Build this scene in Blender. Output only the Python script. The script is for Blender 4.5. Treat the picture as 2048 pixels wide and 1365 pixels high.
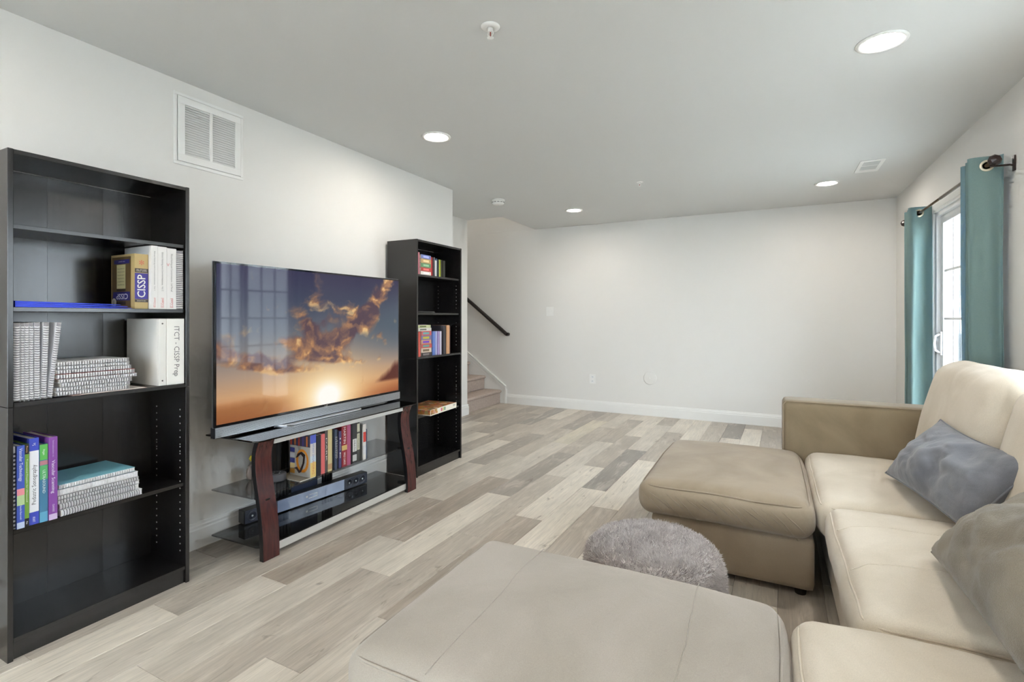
import bpy, bmesh, math, random
import numpy as np
from mathutils import Vector, Matrix, Euler, noise as mnoise
for _o in list(bpy.data.objects): bpy.data.objects.remove(_o)
SC = bpy.context.scene
COL = SC.collection
random.seed(7)
# ------------------------------------------------------------------ camera
EYE, YAW, FPX, HOR = 1.2174, 0.4739, 1005.64, 635.6
CEIL, XL, XR, YB, XF = 2.436, -2.696, 1.143, 6.324, -2.381
cam_d = bpy.data.cameras.new('camera'); cam = bpy.data.objects.new('camera', cam_d); COL.objects.link(cam)
cam.location = (0, 0, EYE); cam.rotation_euler = (math.pi/2, 0, YAW)
cam_d.sensor_width = 36; cam_d.sensor_fit = 'HORIZONTAL'; cam_d.lens = 36*FPX/2048
cam_d.shift_y = -(682.5-HOR)/2048; cam_d.clip_start = 0.02; cam_d.clip_end = 200
SC.camera = cam
# ------------------------------------------------------------------ sky and exposure
W = bpy.data.worlds.new('overcast_sky'); SC.world = W; W.use_nodes = True
bg = W.node_tree.nodes['Background']; bg.inputs[0].default_value = (0.82, 0.905, 1.0, 1); bg.inputs[1].default_value = 12.2
LAMP_POWER = 182.0
vs = SC.view_settings; vs.view_transform = 'Standard'; vs.look = 'None'; vs.exposure = 0.0; vs.gamma = 1.0; vs.use_curve_mapping = False
cy = SC.cycles; cy.use_denoising = True; cy.max_bounces = 7; cy.diffuse_bounces = 4; cy.glossy_bounces = 4; cy.use_adaptive_sampling = True; cy.adaptive_threshold = 0.18; cy.adaptive_min_samples = 10
cy.transparent_max_bounces = 12; cy.sample_clamp_indirect = 6.0; cy.caustics_reflective = False; cy.caustics_refractive = False
def portal(loc, rot, sx, sy):
    l = bpy.data.lights.new('sky_portal', 'AREA'); l.shape = 'RECTANGLE'; l.size = sx; l.size_y = sy; l.cycles.is_portal = True
    o = bpy.data.objects.new('sky_portal', l); COL.objects.link(o); o.location = loc; o.rotation_euler = rot; o['kind'] = 'helper'
DOOR = (3.85, 4.98, 2.03)          # sliding door opening: y0, y1, top
WIN = (1.80, 2.95, 0.90, 2.02)      # window on the same wall, just outside the right edge of the frame
portal((XR+0.02, (DOOR[0]+DOOR[1])/2, DOOR[2]/2), (0, math.pi/2, 0), DOOR[2], DOOR[1]-DOOR[0])
FILL_WIN = (-2.0, 0.5, 0.35, 2.15)     # unseen window added behind the camera for extra daylight: x0, x1, z0, z1
portal(((FILL_WIN[0]+FILL_WIN[1])/2, -3.02, (FILL_WIN[2]+FILL_WIN[3])/2), (math.pi/2, 0, math.pi), FILL_WIN[1]-FILL_WIN[0], FILL_WIN[3]-FILL_WIN[2])
portal((XR+0.02, (WIN[0]+WIN[1])/2, (WIN[2]+WIN[3])/2), (0, math.pi/2, 0), WIN[3]-WIN[2], WIN[1]-WIN[0])

# ------------------------------------------------------------------ materials
def srgb(r, g, b):
    f = lambda c: (c/255/12.92) if c/255 <= 0.04045 else ((c/255+0.055)/1.055)**2.4
    return (f(r), f(g), f(b), 1)
MATS = {}
def N(nt, t, **kw):
    n = nt.nodes.new(t)
    for k, v in kw.items(): setattr(n, k, v)
    return n
def new_mat(name):
    m = bpy.data.materials.new(name); m.use_nodes = True; MATS[name] = m
    return m, m.node_tree, m.node_tree.nodes['Principled BSDF']
def mat(name, col, rough=0.5, metal=0.0, spec=0.5, var=0.0, vscale=8.0, bump=0.0, bscale=200.0, stretch=(1, 1, 1), coat=0.0, sheen=0.0, dist=0.002, coords='Object', vdetail=4):
    if name in MATS: return MATS[name]
    m, nt, b = new_mat(name)
    b.inputs['Base Color'].default_value = col; b.inputs['Roughness'].default_value = rough
    b.inputs['Metallic'].default_value = metal; b.inputs['Specular IOR Level'].default_value = spec
    b.inputs['Coat Weight'].default_value = coat
    if sheen: b.inputs['Sheen Weight'].default_value = sheen; b.inputs['Sheen Roughness'].default_value = 0.4
    if var or bump:
        tc = N(nt, 'ShaderNodeTexCoord'); mp = N(nt, 'ShaderNodeMapping'); mp.inputs['Scale'].default_value = stretch
        nt.links.new(tc.outputs[coords], mp.inputs[0])
    if var:
        no = N(nt, 'ShaderNodeTexNoise'); no.inputs['Scale'].default_value = vscale; no.inputs['Detail'].default_value = vdetail
        nt.links.new(mp.outputs[0], no.inputs[0])
        mr = N(nt, 'ShaderNodeMapRange'); mr.inputs[1].default_value = 0.25; mr.inputs[2].default_value = 0.75
        mr.inputs[3].default_value = 1-var; mr.inputs[4].default_value = 1+var
        nt.links.new(no.outputs['Fac'], mr.inputs[0])
        mx = N(nt, 'ShaderNodeMix', data_type='RGBA', blend_type='MULTIPLY'); mx.inputs[0].default_value = 1
        mx.inputs[6].default_value = col; nt.links.new(mr.outputs[0], mx.inputs[7]); nt.links.new(mx.outputs[2], b.inputs['Base Color'])
    if bump:
        n2 = N(nt, 'ShaderNodeTexNoise'); n2.inputs['Scale'].default_value = bscale; n2.inputs['Detail'].default_value = 3
        nt.links.new(mp.outputs[0], n2.inputs[0])
        bp = N(nt, 'ShaderNodeBump'); bp.inputs['Strength'].default_value = bump; bp.inputs['Distance'].default_value = dist
        nt.links.new(n2.outputs['Fac'], bp.inputs['Height']); nt.links.new(bp.outputs[0], b.inputs['Normal'])
    return m
def flat(r, g, b_, rough=0.55): return mat('print_%d_%d_%d' % (r, g, b_), srgb(r, g, b_), rough)
def glass(name, tint, ior=1.45, rough=0.0):
    m = bpy.data.materials.new(name); m.use_nodes = True; MATS[name] = m; nt = m.node_tree; nt.nodes.clear()
    out = N(nt, 'ShaderNodeOutputMaterial'); mix = N(nt, 'ShaderNodeMixShader'); lw = N(nt, 'ShaderNodeLayerWeight'); lw.inputs[0].default_value = 0.5; f0 = ((ior-1)/(ior+1))**2
    pw = N(nt, 'ShaderNodeMath', operation='POWER'); pw.inputs[1].default_value = 5.0; nt.links.new(lw.outputs['Facing'], pw.inputs[0])
    fr = N(nt, 'ShaderNodeMath', operation='MULTIPLY_ADD'); fr.inputs[1].default_value = 1-f0; fr.inputs[2].default_value = f0; nt.links.new(pw.outputs[0], fr.inputs[0])
    tr = N(nt, 'ShaderNodeBsdfTransparent'); tr.inputs[0].default_value = tint
    gl = N(nt, 'ShaderNodeBsdfGlossy'); gl.inputs['Roughness'].default_value = rough; gl.inputs[0].default_value = (1, 1, 1, 1)
    nt.links.new(fr.outputs[0], mix.inputs[0]); nt.links.new(tr.outputs[0], mix.inputs[1]); nt.links.new(gl.outputs[0], mix.inputs[2])
    nt.links.new(mix.outputs[0], out.inputs[0])
    return m
M_WALL = mat('wall_paint', srgb(231, 230, 227), 0.75, spec=0.25, bump=0.12, bscale=260, dist=0.0008, coords='Generated')
M_CEIL = mat('ceiling_paint', srgb(219, 220, 219), 0.9, spec=0.1)
M_TRIM = mat('trim_paint', srgb(238, 238, 236), 0.35, spec=0.4)
M_WHITE = mat('white_enamel', srgb(240, 240, 238), 0.35)
M_VINYL = mat('white_vinyl', srgb(240, 242, 244), 0.4)
M_DARK = mat('dark_void', srgb(18, 18, 18), 0.8)
M_GLASS = glass('window_glass', (0.96, 0.98, 0.98, 1))
M_SMOKE = glass('smoked_glass', (0.66, 0.665, 0.67, 1), 1.55)
M_SMOKE2 = glass('dark_smoked_glass', (0.42, 0.425, 0.43, 1), 1.6)
M_TOPGLASS = glass('black_glass', (0.12, 0.12, 0.125, 1), 1.75, 0.02)
M_BLACKPL = mat('black_plastic', srgb(20, 20, 22), 0.3)
M_GLOSSBLK = mat('gloss_black', srgb(14, 15, 20), 0.08, coat=0.5)
M_SILVER = mat('brushed_silver', srgb(205, 207, 212), 0.32, 0.85, bump=0.05, bscale=300, stretch=(1, 0.05, 1))
M_SATIN = mat('satin_nickel', srgb(225, 225, 222), 0.35, 0.6)
M_CHERRY = None
def wood(name, base, dark, rough, scale, stretch, spec=0.5, bump=0.05):
    m, nt, b = new_mat(name)
    tc = N(nt, 'ShaderNodeTexCoord'); mp = N(nt, 'ShaderNodeMapping'); mp.inputs['Scale'].default_value = stretch
    nt.links.new(tc.outputs['Object'], mp.inputs[0])
    no = N(nt, 'ShaderNodeTexNoise'); no.inputs['Scale'].default_value = scale; no.inputs['Detail'].default_value = 6; no.inputs['Distortion'].default_value = 0.6
    nt.links.new(mp.outputs[0], no.inputs[0])
    r = N(nt, 'ShaderNodeValToRGB'); r.color_ramp.elements[0].position = 0.35; r.color_ramp.elements[0].color = dark
    r.color_ramp.elements[1].position = 0.68; r.color_ramp.elements[1].color = base
    nt.links.new(no.outputs['Fac'], r.inputs[0]); nt.links.new(r.outputs[0], b.inputs['Base Color'])
    b.inputs['Roughness'].default_value = rough; b.inputs['Specular IOR Level'].default_value = spec
    bp = N(nt, 'ShaderNodeBump'); bp.inputs['Strength'].default_value = bump; bp.inputs['Distance'].default_value = 0.001
    nt.links.new(no.outputs['Fac'], bp.inputs['Height']); nt.links.new(bp.outputs[0], b.inputs['Normal'])
    return m
M_BOOKCASE = wood('black_brown_laminate', srgb(32, 30, 30), srgb(15, 14, 15), 0.24, 14, (9, 9, 0.35), 0.75, 0.12)
M_CHERRY = wood('cherry_veneer', srgb(88, 42, 39), srgb(56, 24, 24), 0.26, 10, (9, 9, 0.5), 0.5, 0.05)
M_RAIL = mat('dark_rail_stain', srgb(30, 24, 22), 0.35)

def plank_material():
    m, nt, b = new_mat('weathered_plank'); L = nt.links.new
    oi = N(nt, 'ShaderNodeObjectInfo'); tc = N(nt, 'ShaderNodeTexCoord')
    sc = N(nt, 'ShaderNodeVectorMath', operation='SCALE'); sc.inputs['Scale'].default_value = 37.0
    cb = N(nt, 'ShaderNodeCombineXYZ'); L(oi.outputs['Random'], cb.inputs[0]); L(oi.outputs['Random'], cb.inputs[1]); L(cb.outputs[0], sc.inputs[0])
    ad = N(nt, 'ShaderNodeVectorMath', operation='ADD'); L(tc.outputs['Object'], ad.inputs[0]); L(sc.outputs[0], ad.inputs[1])
    def noise(scale, stretch, detail, dist=0.0, rough=0.6):
        mp = N(nt, 'ShaderNodeMapping'); mp.inputs['Scale'].default_value = stretch; L(ad.outputs[0], mp.inputs[0])
        n = N(nt, 'ShaderNodeTexNoise'); n.inputs['Scale'].default_value = scale; n.inputs['Detail'].default_value = detail
        n.inputs['Distortion'].default_value = dist; n.inputs['Roughness'].default_value = rough; L(mp.outputs[0], n.inputs[0]); return n.outputs['Fac']
    def mrange(x, a, bb, c, d):
        n = N(nt, 'ShaderNodeMapRange'); n.inputs[1].default_value = a; n.inputs[2].default_value = bb; n.inputs[3].default_value = c; n.inputs[4].default_value = d
        L(x, n.inputs[0]); return n.outputs[0]
    def mixc(fac, a, c2, blend='MIX'):
        n = N(nt, 'ShaderNodeMix', data_type='RGBA', blend_type=blend)
        if isinstance(fac, float): n.inputs[0].default_value = fac
        else: L(fac, n.inputs[0])
        for i, v in ((6, a), (7, c2)):
            if isinstance(v, tuple): n.inputs[i].default_value = v
            else: L(v, n.inputs[i])
        return n.outputs[2]
    big = noise(3.0, (1.6, 0.55, 1), 3, 0.3)
    grain = noise(9.0, (7, 0.35, 1), 5, 0.5, 0.7)
    fine = noise(60.0, (4, 0.25, 1), 2, 0.0, 0.6)
    knots = noise(5.5, (2.4, 0.7, 1), 3, 1.2, 0.65)
    c = mixc(1.0, oi.outputs['Color'], mrange(big, 0.3, 0.7, 0.86, 1.14), 'MULTIPLY')
    c = mixc(1.0, c, mrange(grain, 0.3, 0.7, 0.80, 1.12), 'MULTIPLY')
    c = mixc(1.0, c, mrange(fine, 0.25, 0.75, 0.95, 1.05), 'MULTIPLY')
    c = mixc(mrange(knots, 0.62, 0.74, 0.0, 0.6), c, srgb(112, 100, 88))
    c = mixc(mrange(grain, 0.62, 0.78, 0.0, 0.35), c, srgb(214, 208, 197))
    wash = noise(4.5, (2.6, 0.5, 1), 4, 0.8, 0.7); streak = noise(26.0, (5, 0.16, 1), 3, 0.3, 0.6)
    c = mixc(mrange(wash, 0.52, 0.70, 0.0, 0.5), c, srgb(222, 214, 202))
    c = mixc(mrange(streak, 0.60, 0.74, 0.0, 0.45), c, srgb(132, 121, 108))
    L(c, b.inputs['Base Color'])
    L(mrange(grain, 0.3, 0.7, 0.30, 0.46), b.inputs['Roughness']); b.inputs['Specular IOR Level'].default_value = 0.4
    bp = N(nt, 'ShaderNodeBump'); bp.inputs['Strength'].default_value = 0.15; bp.inputs['Distance'].default_value = 0.001
    L(grain, bp.inputs['Height']); L(bp.outputs[0], b.inputs['Normal'])
    return m
M_PLANK = plank_material()

def suede(name, light, dark, scale=3.0, extra_bump=0.0, wrinkle=0.25):
    m, nt, b = new_mat(name); L = nt.links.new
    tc = N(nt, 'ShaderNodeTexCoord')
    n1 = N(nt, 'ShaderNodeTexNoise'); n1.inputs['Scale'].default_value = scale; n1.inputs['Detail'].default_value = 4; n1.inputs['Distortion'].default_value = 0.8; L(tc.outputs['Object'], n1.inputs[0])
    n2 = N(nt, 'ShaderNodeTexNoise'); n2.inputs['Scale'].default_value = 420; n2.inputs['Detail'].default_value = 2; L(tc.outputs['Object'], n2.inputs[0])
    n3 = N(nt, 'ShaderNodeTexNoise'); n3.inputs['Scale'].default_value = 7; n3.inputs['Detail'].default_value = 3; n3.inputs['Distortion'].default_value = 1.5; L(tc.outputs['Object'], n3.inputs[0])
    r = N(nt, 'ShaderNodeValToRGB'); r.color_ramp.elements[0].position = 0.32; r.color_ramp.elements[0].color = dark; r.color_ramp.elements[1].position = 0.6; r.color_ramp.elements[1].color = light
    L(n1.outputs['Fac'], r.inputs[0])
    mr = N(nt, 'ShaderNodeMapRange'); mr.inputs[1].default_value = 0.2; mr.inputs[2].default_value = 0.8; mr.inputs[3].default_value = 0.9; mr.inputs[4].default_value = 1.08; L(n2.outputs['Fac'], mr.inputs[0])
    mx = N(nt, 'ShaderNodeMix', data_type='RGBA', blend_type='MULTIPLY'); mx.inputs[0].default_value = 1; L(r.outputs[0], mx.inputs[6]); L(mr.outputs[0], mx.inputs[7]); L(mx.outputs[2], b.inputs['Base Color'])
    b.inputs['Roughness'].default_value = 0.85; b.inputs['Specular IOR Level'].default_value = 0.15; b.inputs['Sheen Weight'].default_value = 0.25; b.inputs['Sheen Roughness'].default_value = 0.5
    b1 = N(nt, 'ShaderNodeBump'); b1.inputs['Strength'].default_value = wrinkle; b1.inputs['Distance'].default_value = 0.008; L(n3.outputs['Fac'], b1.inputs['Height'])
    b2 = N(nt, 'ShaderNodeBump'); b2.inputs['Strength'].default_value = 0.15+extra_bump; b2.inputs['Distance'].default_value = 0.0015; L(n2.outputs['Fac'], b2.inputs['Height']); L(b1.outputs[0], b2.inputs['Normal']); L(b2.outputs[0], b.inputs['Normal'])
    return m
M_SOFA = suede('beige_microsuede', srgb(214, 203, 186), srgb(200, 188, 169))
M_OTTO = suede('taupe_microsuede', srgb(176, 168, 158), srgb(163, 155, 144), 2.2)
M_CHAISE = suede('brown_beige_microsuede', srgb(162, 147, 127), srgb(144, 129, 109), 2.6)
M_ARM = suede('nap_shaded_microsuede', srgb(146, 131, 107), srgb(128, 113, 90), 2.6)  # darker copy of the sofa fabric, nap shading put into the colour
M_GREYPIL = suede('slate_velvet', srgb(126, 128, 135), srgb(106, 108, 116), 5, 0.2, 0.7)
M_TAUPEPIL = suede('taupe_knit', srgb(136, 127, 112), srgb(118, 110, 97), 5, 1.0, 0.35)
M_FUR = mat('grey_fur', srgb(198, 191, 188), 0.9, spec=0.1, var=0.18, vscale=30)
M_CARPET = mat('stair_carpet', srgb(186, 172, 162), 0.95, spec=0.05, var=0.12, vscale=40, bump=0.7, bscale=260, dist=0.004)
M_SHELFPIN = mat('pin_hole_grey', srgb(190, 190, 188), 0.5)

# ------------------------------------------------------------------ mesh helpers
class MB:
    def __init__(s): s.v = []; s.f = []
    def add(s, vs_, fs):
        k = len(s.v); s.v += [tuple(p) for p in vs_]; s.f += [tuple(i+k for i in f) for f in fs]; return s
    def box(s, x0, x1, y0, y1, z0, z1):
        return s.add([(x0,y0,z0),(x1,y0,z0),(x1,y1,z0),(x0,y1,z0),(x0,y0,z1),(x1,y0,z1),(x1,y1,z1),(x0,y1,z1)],
                     [(0,3,2,1),(4,5,6,7),(0,1,5,4),(1,2,6,5),(2,3,7,6),(3,0,4,7)])
    def prism(s, poly, axis, a0, a1):
        n = len(poly); P = {'x': lambda a, p: (a, p[0], p[1]), 'y': lambda a, p: (p[0], a, p[1]), 'z': lambda a, p: (p[0], p[1], a)}[axis]
        vs_ = [P(a0, p) for p in poly]+[P(a1, p) for p in poly]
        fs = [tuple(range(n))[::-1], tuple(range(n, 2*n))]+[(i, (i+1) % n, n+(i+1) % n, n+i) for i in range(n)]
        return s.add(vs_, fs)
    def tube(s, pts, r, n=8, closed=False):
        pts = [Vector(p) for p in pts]; m = len(pts); rings = []; up = Vector((0, 0, 1))
        rs = r if isinstance(r, (list, tuple)) else [r]*m
        prev = None
        for i, p in enumerate(pts):
            if closed: t = pts[(i+1) % m]-pts[i-1]
            else: t = pts[min(i+1, m-1)]-pts[max(i-1, 0)]
            t.normalize()
            if prev is None:
                a = t.orthogonal().normalized() if abs(t.dot(up)) > 0.95 else t.cross(up).normalized()
            else:
                a = (prev-t*prev.dot(t)).normalized()
            prev = a; b = t.cross(a)
            rings.append([p+(a*math.cos(q)+b*math.sin(q))*rs[i] for q in [2*math.pi*k/n for k in range(n)]])
        vs_ = [v for R in rings for v in R]; fs = []
        for i in range(m if closed else m-1):
            j = (i+1) % m
            for k in range(n): fs.append((i*n+k, i*n+(k+1) % n, j*n+(k+1) % n, j*n+k))
        if not closed: fs += [tuple(range(n))[::-1], tuple((m-1)*n+k for k in range(n))]
        return s.add(vs_, fs)
    def lathe(s, prof, n=24, c=(0, 0, 0), axis='z'):
        vs_ = []; fs = []; m = len(prof)
        for r, z in prof:
            for k in range(n):
                a = 2*math.pi*k/n; x, y = r*math.cos(a), r*math.sin(a)
                vs_.append({'z': (c[0]+x, c[1]+y, c[2]+z), 'x': (c[0]+z, c[1]+x, c[2]+y), 'y': (c[0]+x, c[1]+z, c[2]-y)}[axis])
        for i in range(m-1):
            for k in range(n): fs.append((i*n+k, i*n+(k+1) % n, (i+1)*n+(k+1) % n, (i+1)*n+k))
        if prof[0][0] > 1e-6: fs.append(tuple(range(n))[::-1])
        if prof[-1][0] > 1e-6: fs.append(tuple((m-1)*n+k for k in range(n)))
        return s.add(vs_, fs)
    def build(s, name, m, parent=None, smooth=False, bevel=0.0, seg=2, loc=None, rot=None):
        me = bpy.data.meshes.new(name); me.from_pydata(s.v, [], s.f); me.validate()
        bm = bmesh.new(); bm.from_mesh(me); bmesh.ops.recalc_face_normals(bm, faces=bm.faces); bm.to_mesh(me); bm.free()
        if smooth: me.polygons.foreach_set('use_smooth', [True]*len(me.polygons))
        me.materials.append(m); o = bpy.data.objects.new(name, me); COL.objects.link(o)
        if parent is not None: o.parent = parent
        if loc is not None: o.location = loc
        if rot is not None: o.rotation_euler = rot
        if bevel:
            b = o.modifiers.new('bevel', 'BEVEL'); b.width = bevel; b.segments = seg; b.limit_method = 'ANGLE'; b.angle_limit = 0.6
        return o
def box(name, m, parent, x0, x1, y0, y1, z0, z1, bevel=0.0, seg=2): return MB().box(x0, x1, y0, y1, z0, z1).build(name, m, parent, bevel=bevel, seg=seg)
def empty(name, loc=(0, 0, 0), rot=(0, 0, 0)):
    o = bpy.data.objects.new(name, None); COL.objects.link(o); o.location = loc; o.rotation_euler = rot; o.empty_display_size = 0.05; return o
def tag(o, label, cat, group=None):
    o['label'] = label; o['category'] = cat
    if group: o['group'] = group
    return o
def struct(o, label=None):
    o['kind'] = 'structure'
    if label: o['label'] = label
    return o
def copy_tree(o, parent=None):
    c = o.copy(); COL.objects.link(c); c.parent = parent
    for ch in list(o.children): copy_tree(ch, c)
    return c
_font_cache = {}
def text(parent, s, size, loc, xdir, ydir, m, width=None, bold=0.0, name='lettering', squeeze=None):
    """flat lettering: xdir = reading direction, ydir = glyph-up direction, centred on loc"""
    key = (s, bold)
    if key not in _font_cache:
        cu = bpy.data.curves.new('lettering', 'FONT'); cu.body = s; cu.align_x = 'CENTER'; cu.align_y = 'CENTER'; cu.size = 1.0; cu.offset = bold; cu.resolution_u = 2
        to = bpy.data.objects.new('lettering', cu); COL.objects.link(to)
        dg = bpy.context.evaluated_depsgraph_get(); dg.update()
        me = bpy.data.meshes.new_from_object(to.evaluated_get(dg)); bpy.data.objects.remove(to)
        _font_cache[key] = me
    me = _font_cache[key].copy()
    xs = [v.co.x for v in me.vertices]; w = (max(xs)-min(xs)) or 1
    x = Vector(xdir); y = Vector(ydir); z = x.cross(y); k = size; kx = (width/w) if width else k
    M = Matrix((x*kx, y*k, z)).transposed().to_4x4(); M.translation = Vector(loc)
    me.transform(M); me.materials.clear(); me.materials.append(m)
    o = bpy.data.objects.new(name, me); COL.objects.link(o); o.parent = parent
    return o
def rounded(hx, hy, hz, r, nx=24, ny=24, nz=8, crown=0.0, belly=0.0, wob=0.0, seed=0, wscale=4.0, sag=0.0):
    """soft cushion centred on its middle: rounded box with a crowned top and slightly swollen sides"""
    bm = bmesh.new(); idx = {}
    def key(i, j, k): return (i, j, k)
    def P(i, j, k):
        if (i, j, k) in idx: return idx[(i, j, k)]
        # denser near the edges
        def t(a, n): u = 2*a/n-1; return math.copysign(1-(1-abs(u))**1.35, u)
        u, v, w = t(i, nx), t(j, ny), t(k, nz)
        p = Vector((u*hx, v*hy, w*hz)); q = Vector((max(-hx+r, min(hx-r, p.x)), max(-hy+r, min(hy-r, p.y)), max(-hz+r, min(hz-r, p.z))))
        d = p-q
        if d.length > 1e-9: p = q+d.normalized()*r
        c = max(0, 1-u*u)*max(0, 1-v*v)
        if w > 0: p.z += crown*w*(c**0.6)
        side = max(0, 1-w*w)
        p.x += math.copysign(belly, u)*side*(abs(u)**3)*max(0, 1-v**4); p.y += math.copysign(belly, v)*side*(abs(v)**3)*max(0, 1-u**4)
        if wob:
            o = Vector((seed*7.3, seed*3.1, seed*1.7)); p += Vector(mnoise.noise_vector(p*wscale+o))*wob
            p += Vector(mnoise.noise_vector(p*wscale*2.7+o))*wob*0.35
        idx[(i, j, k)] = bm.verts.new(p); return idx[(i, j, k)]
    for i in range(nx):
        for j in range(ny):
            bm.faces.new((P(i,j,nz), P(i+1,j,nz), P(i+1,j+1,nz), P(i,j+1,nz))); bm.faces.new((P(i,j,0), P(i,j+1,0), P(i+1,j+1,0), P(i+1,j,0)))
    for i in range(nx):
        for k in range(nz):
            bm.faces.new((P(i,0,k), P(i+1,0,k), P(i+1,0,k+1), P(i,0,k+1))); bm.faces.new((P(i,ny,k), P(i,ny,k+1), P(i+1,ny,k+1), P(i+1,ny,k)))
    for j in range(ny):
        for k in range(nz):
            bm.faces.new((P(0,j,k), P(0,j,k+1), P(0,j+1,k+1), P(0,j+1,k))); bm.faces.new((P(nx,j,k), P(nx,j+1,k), P(nx,j+1,k+1), P(nx,j,k+1)))
    bmesh.ops.recalc_face_normals(bm, faces=bm.faces)
    return bm
def bm_obj(bm, name, m, parent=None, loc=None, rot=None, smooth=True, sub=0):
    me = bpy.data.meshes.new(name); bm.to_mesh(me); bm.free()
    if smooth: me.polygons.foreach_set('use_smooth', [True]*len(me.polygons))
    me.materials.append(m); o = bpy.data.objects.new(name, me); COL.objects.link(o)
    if parent is not None: o.parent = parent
    if loc is not None: o.location = loc
    if rot is not None: o.rotation_euler = rot
    if sub: s = o.modifiers.new('subdivision', 'SUBSURF'); s.levels = sub; s.render_levels = sub
    return o

# ================================================================== THE ROOM
YR = -3.0                      # rear wall behind the camera
YJ, XJ, YS = 4.014, -3.38, 5.36    # left wall end, recessed wall, stair opening
XO = -2.885                    # edge of the ceiling opening above the stairs
XE, ZT = -6.2, 4.7             # far end and top of the stair shaft
TH = 0.12
# floor: slab with planks as children
floor = struct(MB().box(XE-TH, XR+0.14, YR-TH, YB+TH, -0.06, -0.012).build('floor', mat('subfloor', srgb(90, 84, 78), 0.8)), 'grey weathered plank floor')
PW, PLEN, PSL = 0.179, 1.195, 0.022
def pbx(k, y): return -1.773+PW*k+PSL*(y-1.84)
offs = {-8: 5.05, -7: 3.9, -6: 4.588, -5: 1.583, -4: 4.395, -3: 1.205, -2: 1.57, -1: 0.966, 0: 1.842, 1: 1.2, 2: 2.765, 3: 4.627, 4: 3.125, 5: 5.22, 6: 4.9, 7: 5.505, 8: 6.07}
TONE = {'b': (218, 210, 197), 'l': (203, 195, 183), 'm': (187, 178, 166), 'd': (168, 160, 150), 'k': (154, 148, 140), 'w': (172, 161, 148), 'y': (208, 200, 182)}
fixed = {(-3, 1.205): 'b', (-3, 2.40): 'm', (-3, 3.595): 'l', (-3, 4.79): 'd', (-3, 5.985): 'm', (-1, 0.966): 'b', (-1, 2.161): 'l', (-1, 3.356): 'w', (-1, 4.551): 'l', (-1, 5.746): 'y', (-1, 6.941): 'm',
         (0, 1.842): 'm', (0, 3.037): 'b', (0, 4.232): 'd', (0, 5.427): 'm', (0, 6.62): 'l', (1, 1.2): 'b', (1, 2.395): 'm', (1, 3.59): 'm', (1, 4.785): 'l', (1, 5.98): 'm', (-2, 1.57): 'l', (-2, 2.765): 'w', (-2, 3.96): 'l', (-2, 5.155): 'm', (-2, 6.35): 'd',
         (-4, 3.2): 'm', (-4, 4.395): 'b', (-4, 5.59): 'm', (-4, 6.785): 'b', (-6, 4.588): 'b', (-6, 5.783): 'd', (-5, 3.973): 'd', (-5, 5.168): 'm', (-5, 6.363): 'k', (2, 2.765): 'w', (2, 3.96): 'b', (2, 5.155): 'm', (2, 6.35): 'b', (3, 3.432): 'b', (3, 4.627): 'k', (3, 5.822): 'l',
         (4, 3.125): 'm', (4, 4.32): 'b', (4, 5.515): 'm', (5, 6.415): 'b', (5, 5.22): 'm', (6, 6.095): 'm', (7, 6.7): 'k', (7, 5.505): 'l', (8, 6.07): 'b', (8, 7.265): 'm', (-8, 5.05): 'b', (-7, 5.095): 'm', (-7, 6.29): 'd'}
def clip_poly(poly, f):
    out = []
    for i in range(len(poly)):
        a, b = poly[i-1], poly[i]; fa, fb = f(a), f(b)
        if fb >= 0:
            if fa < 0: t = fa/(fa-fb); out.append((a[0]+(b[0]-a[0])*t, a[1]+(b[1]-a[1])*t))
            out.append(b)
        elif fa >= 0: t = fa/(fa-fb); out.append((a[0]+(b[0]-a[0])*t, a[1]+(b[1]-a[1])*t))
    return out
rnd = random.Random(3)
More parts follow.
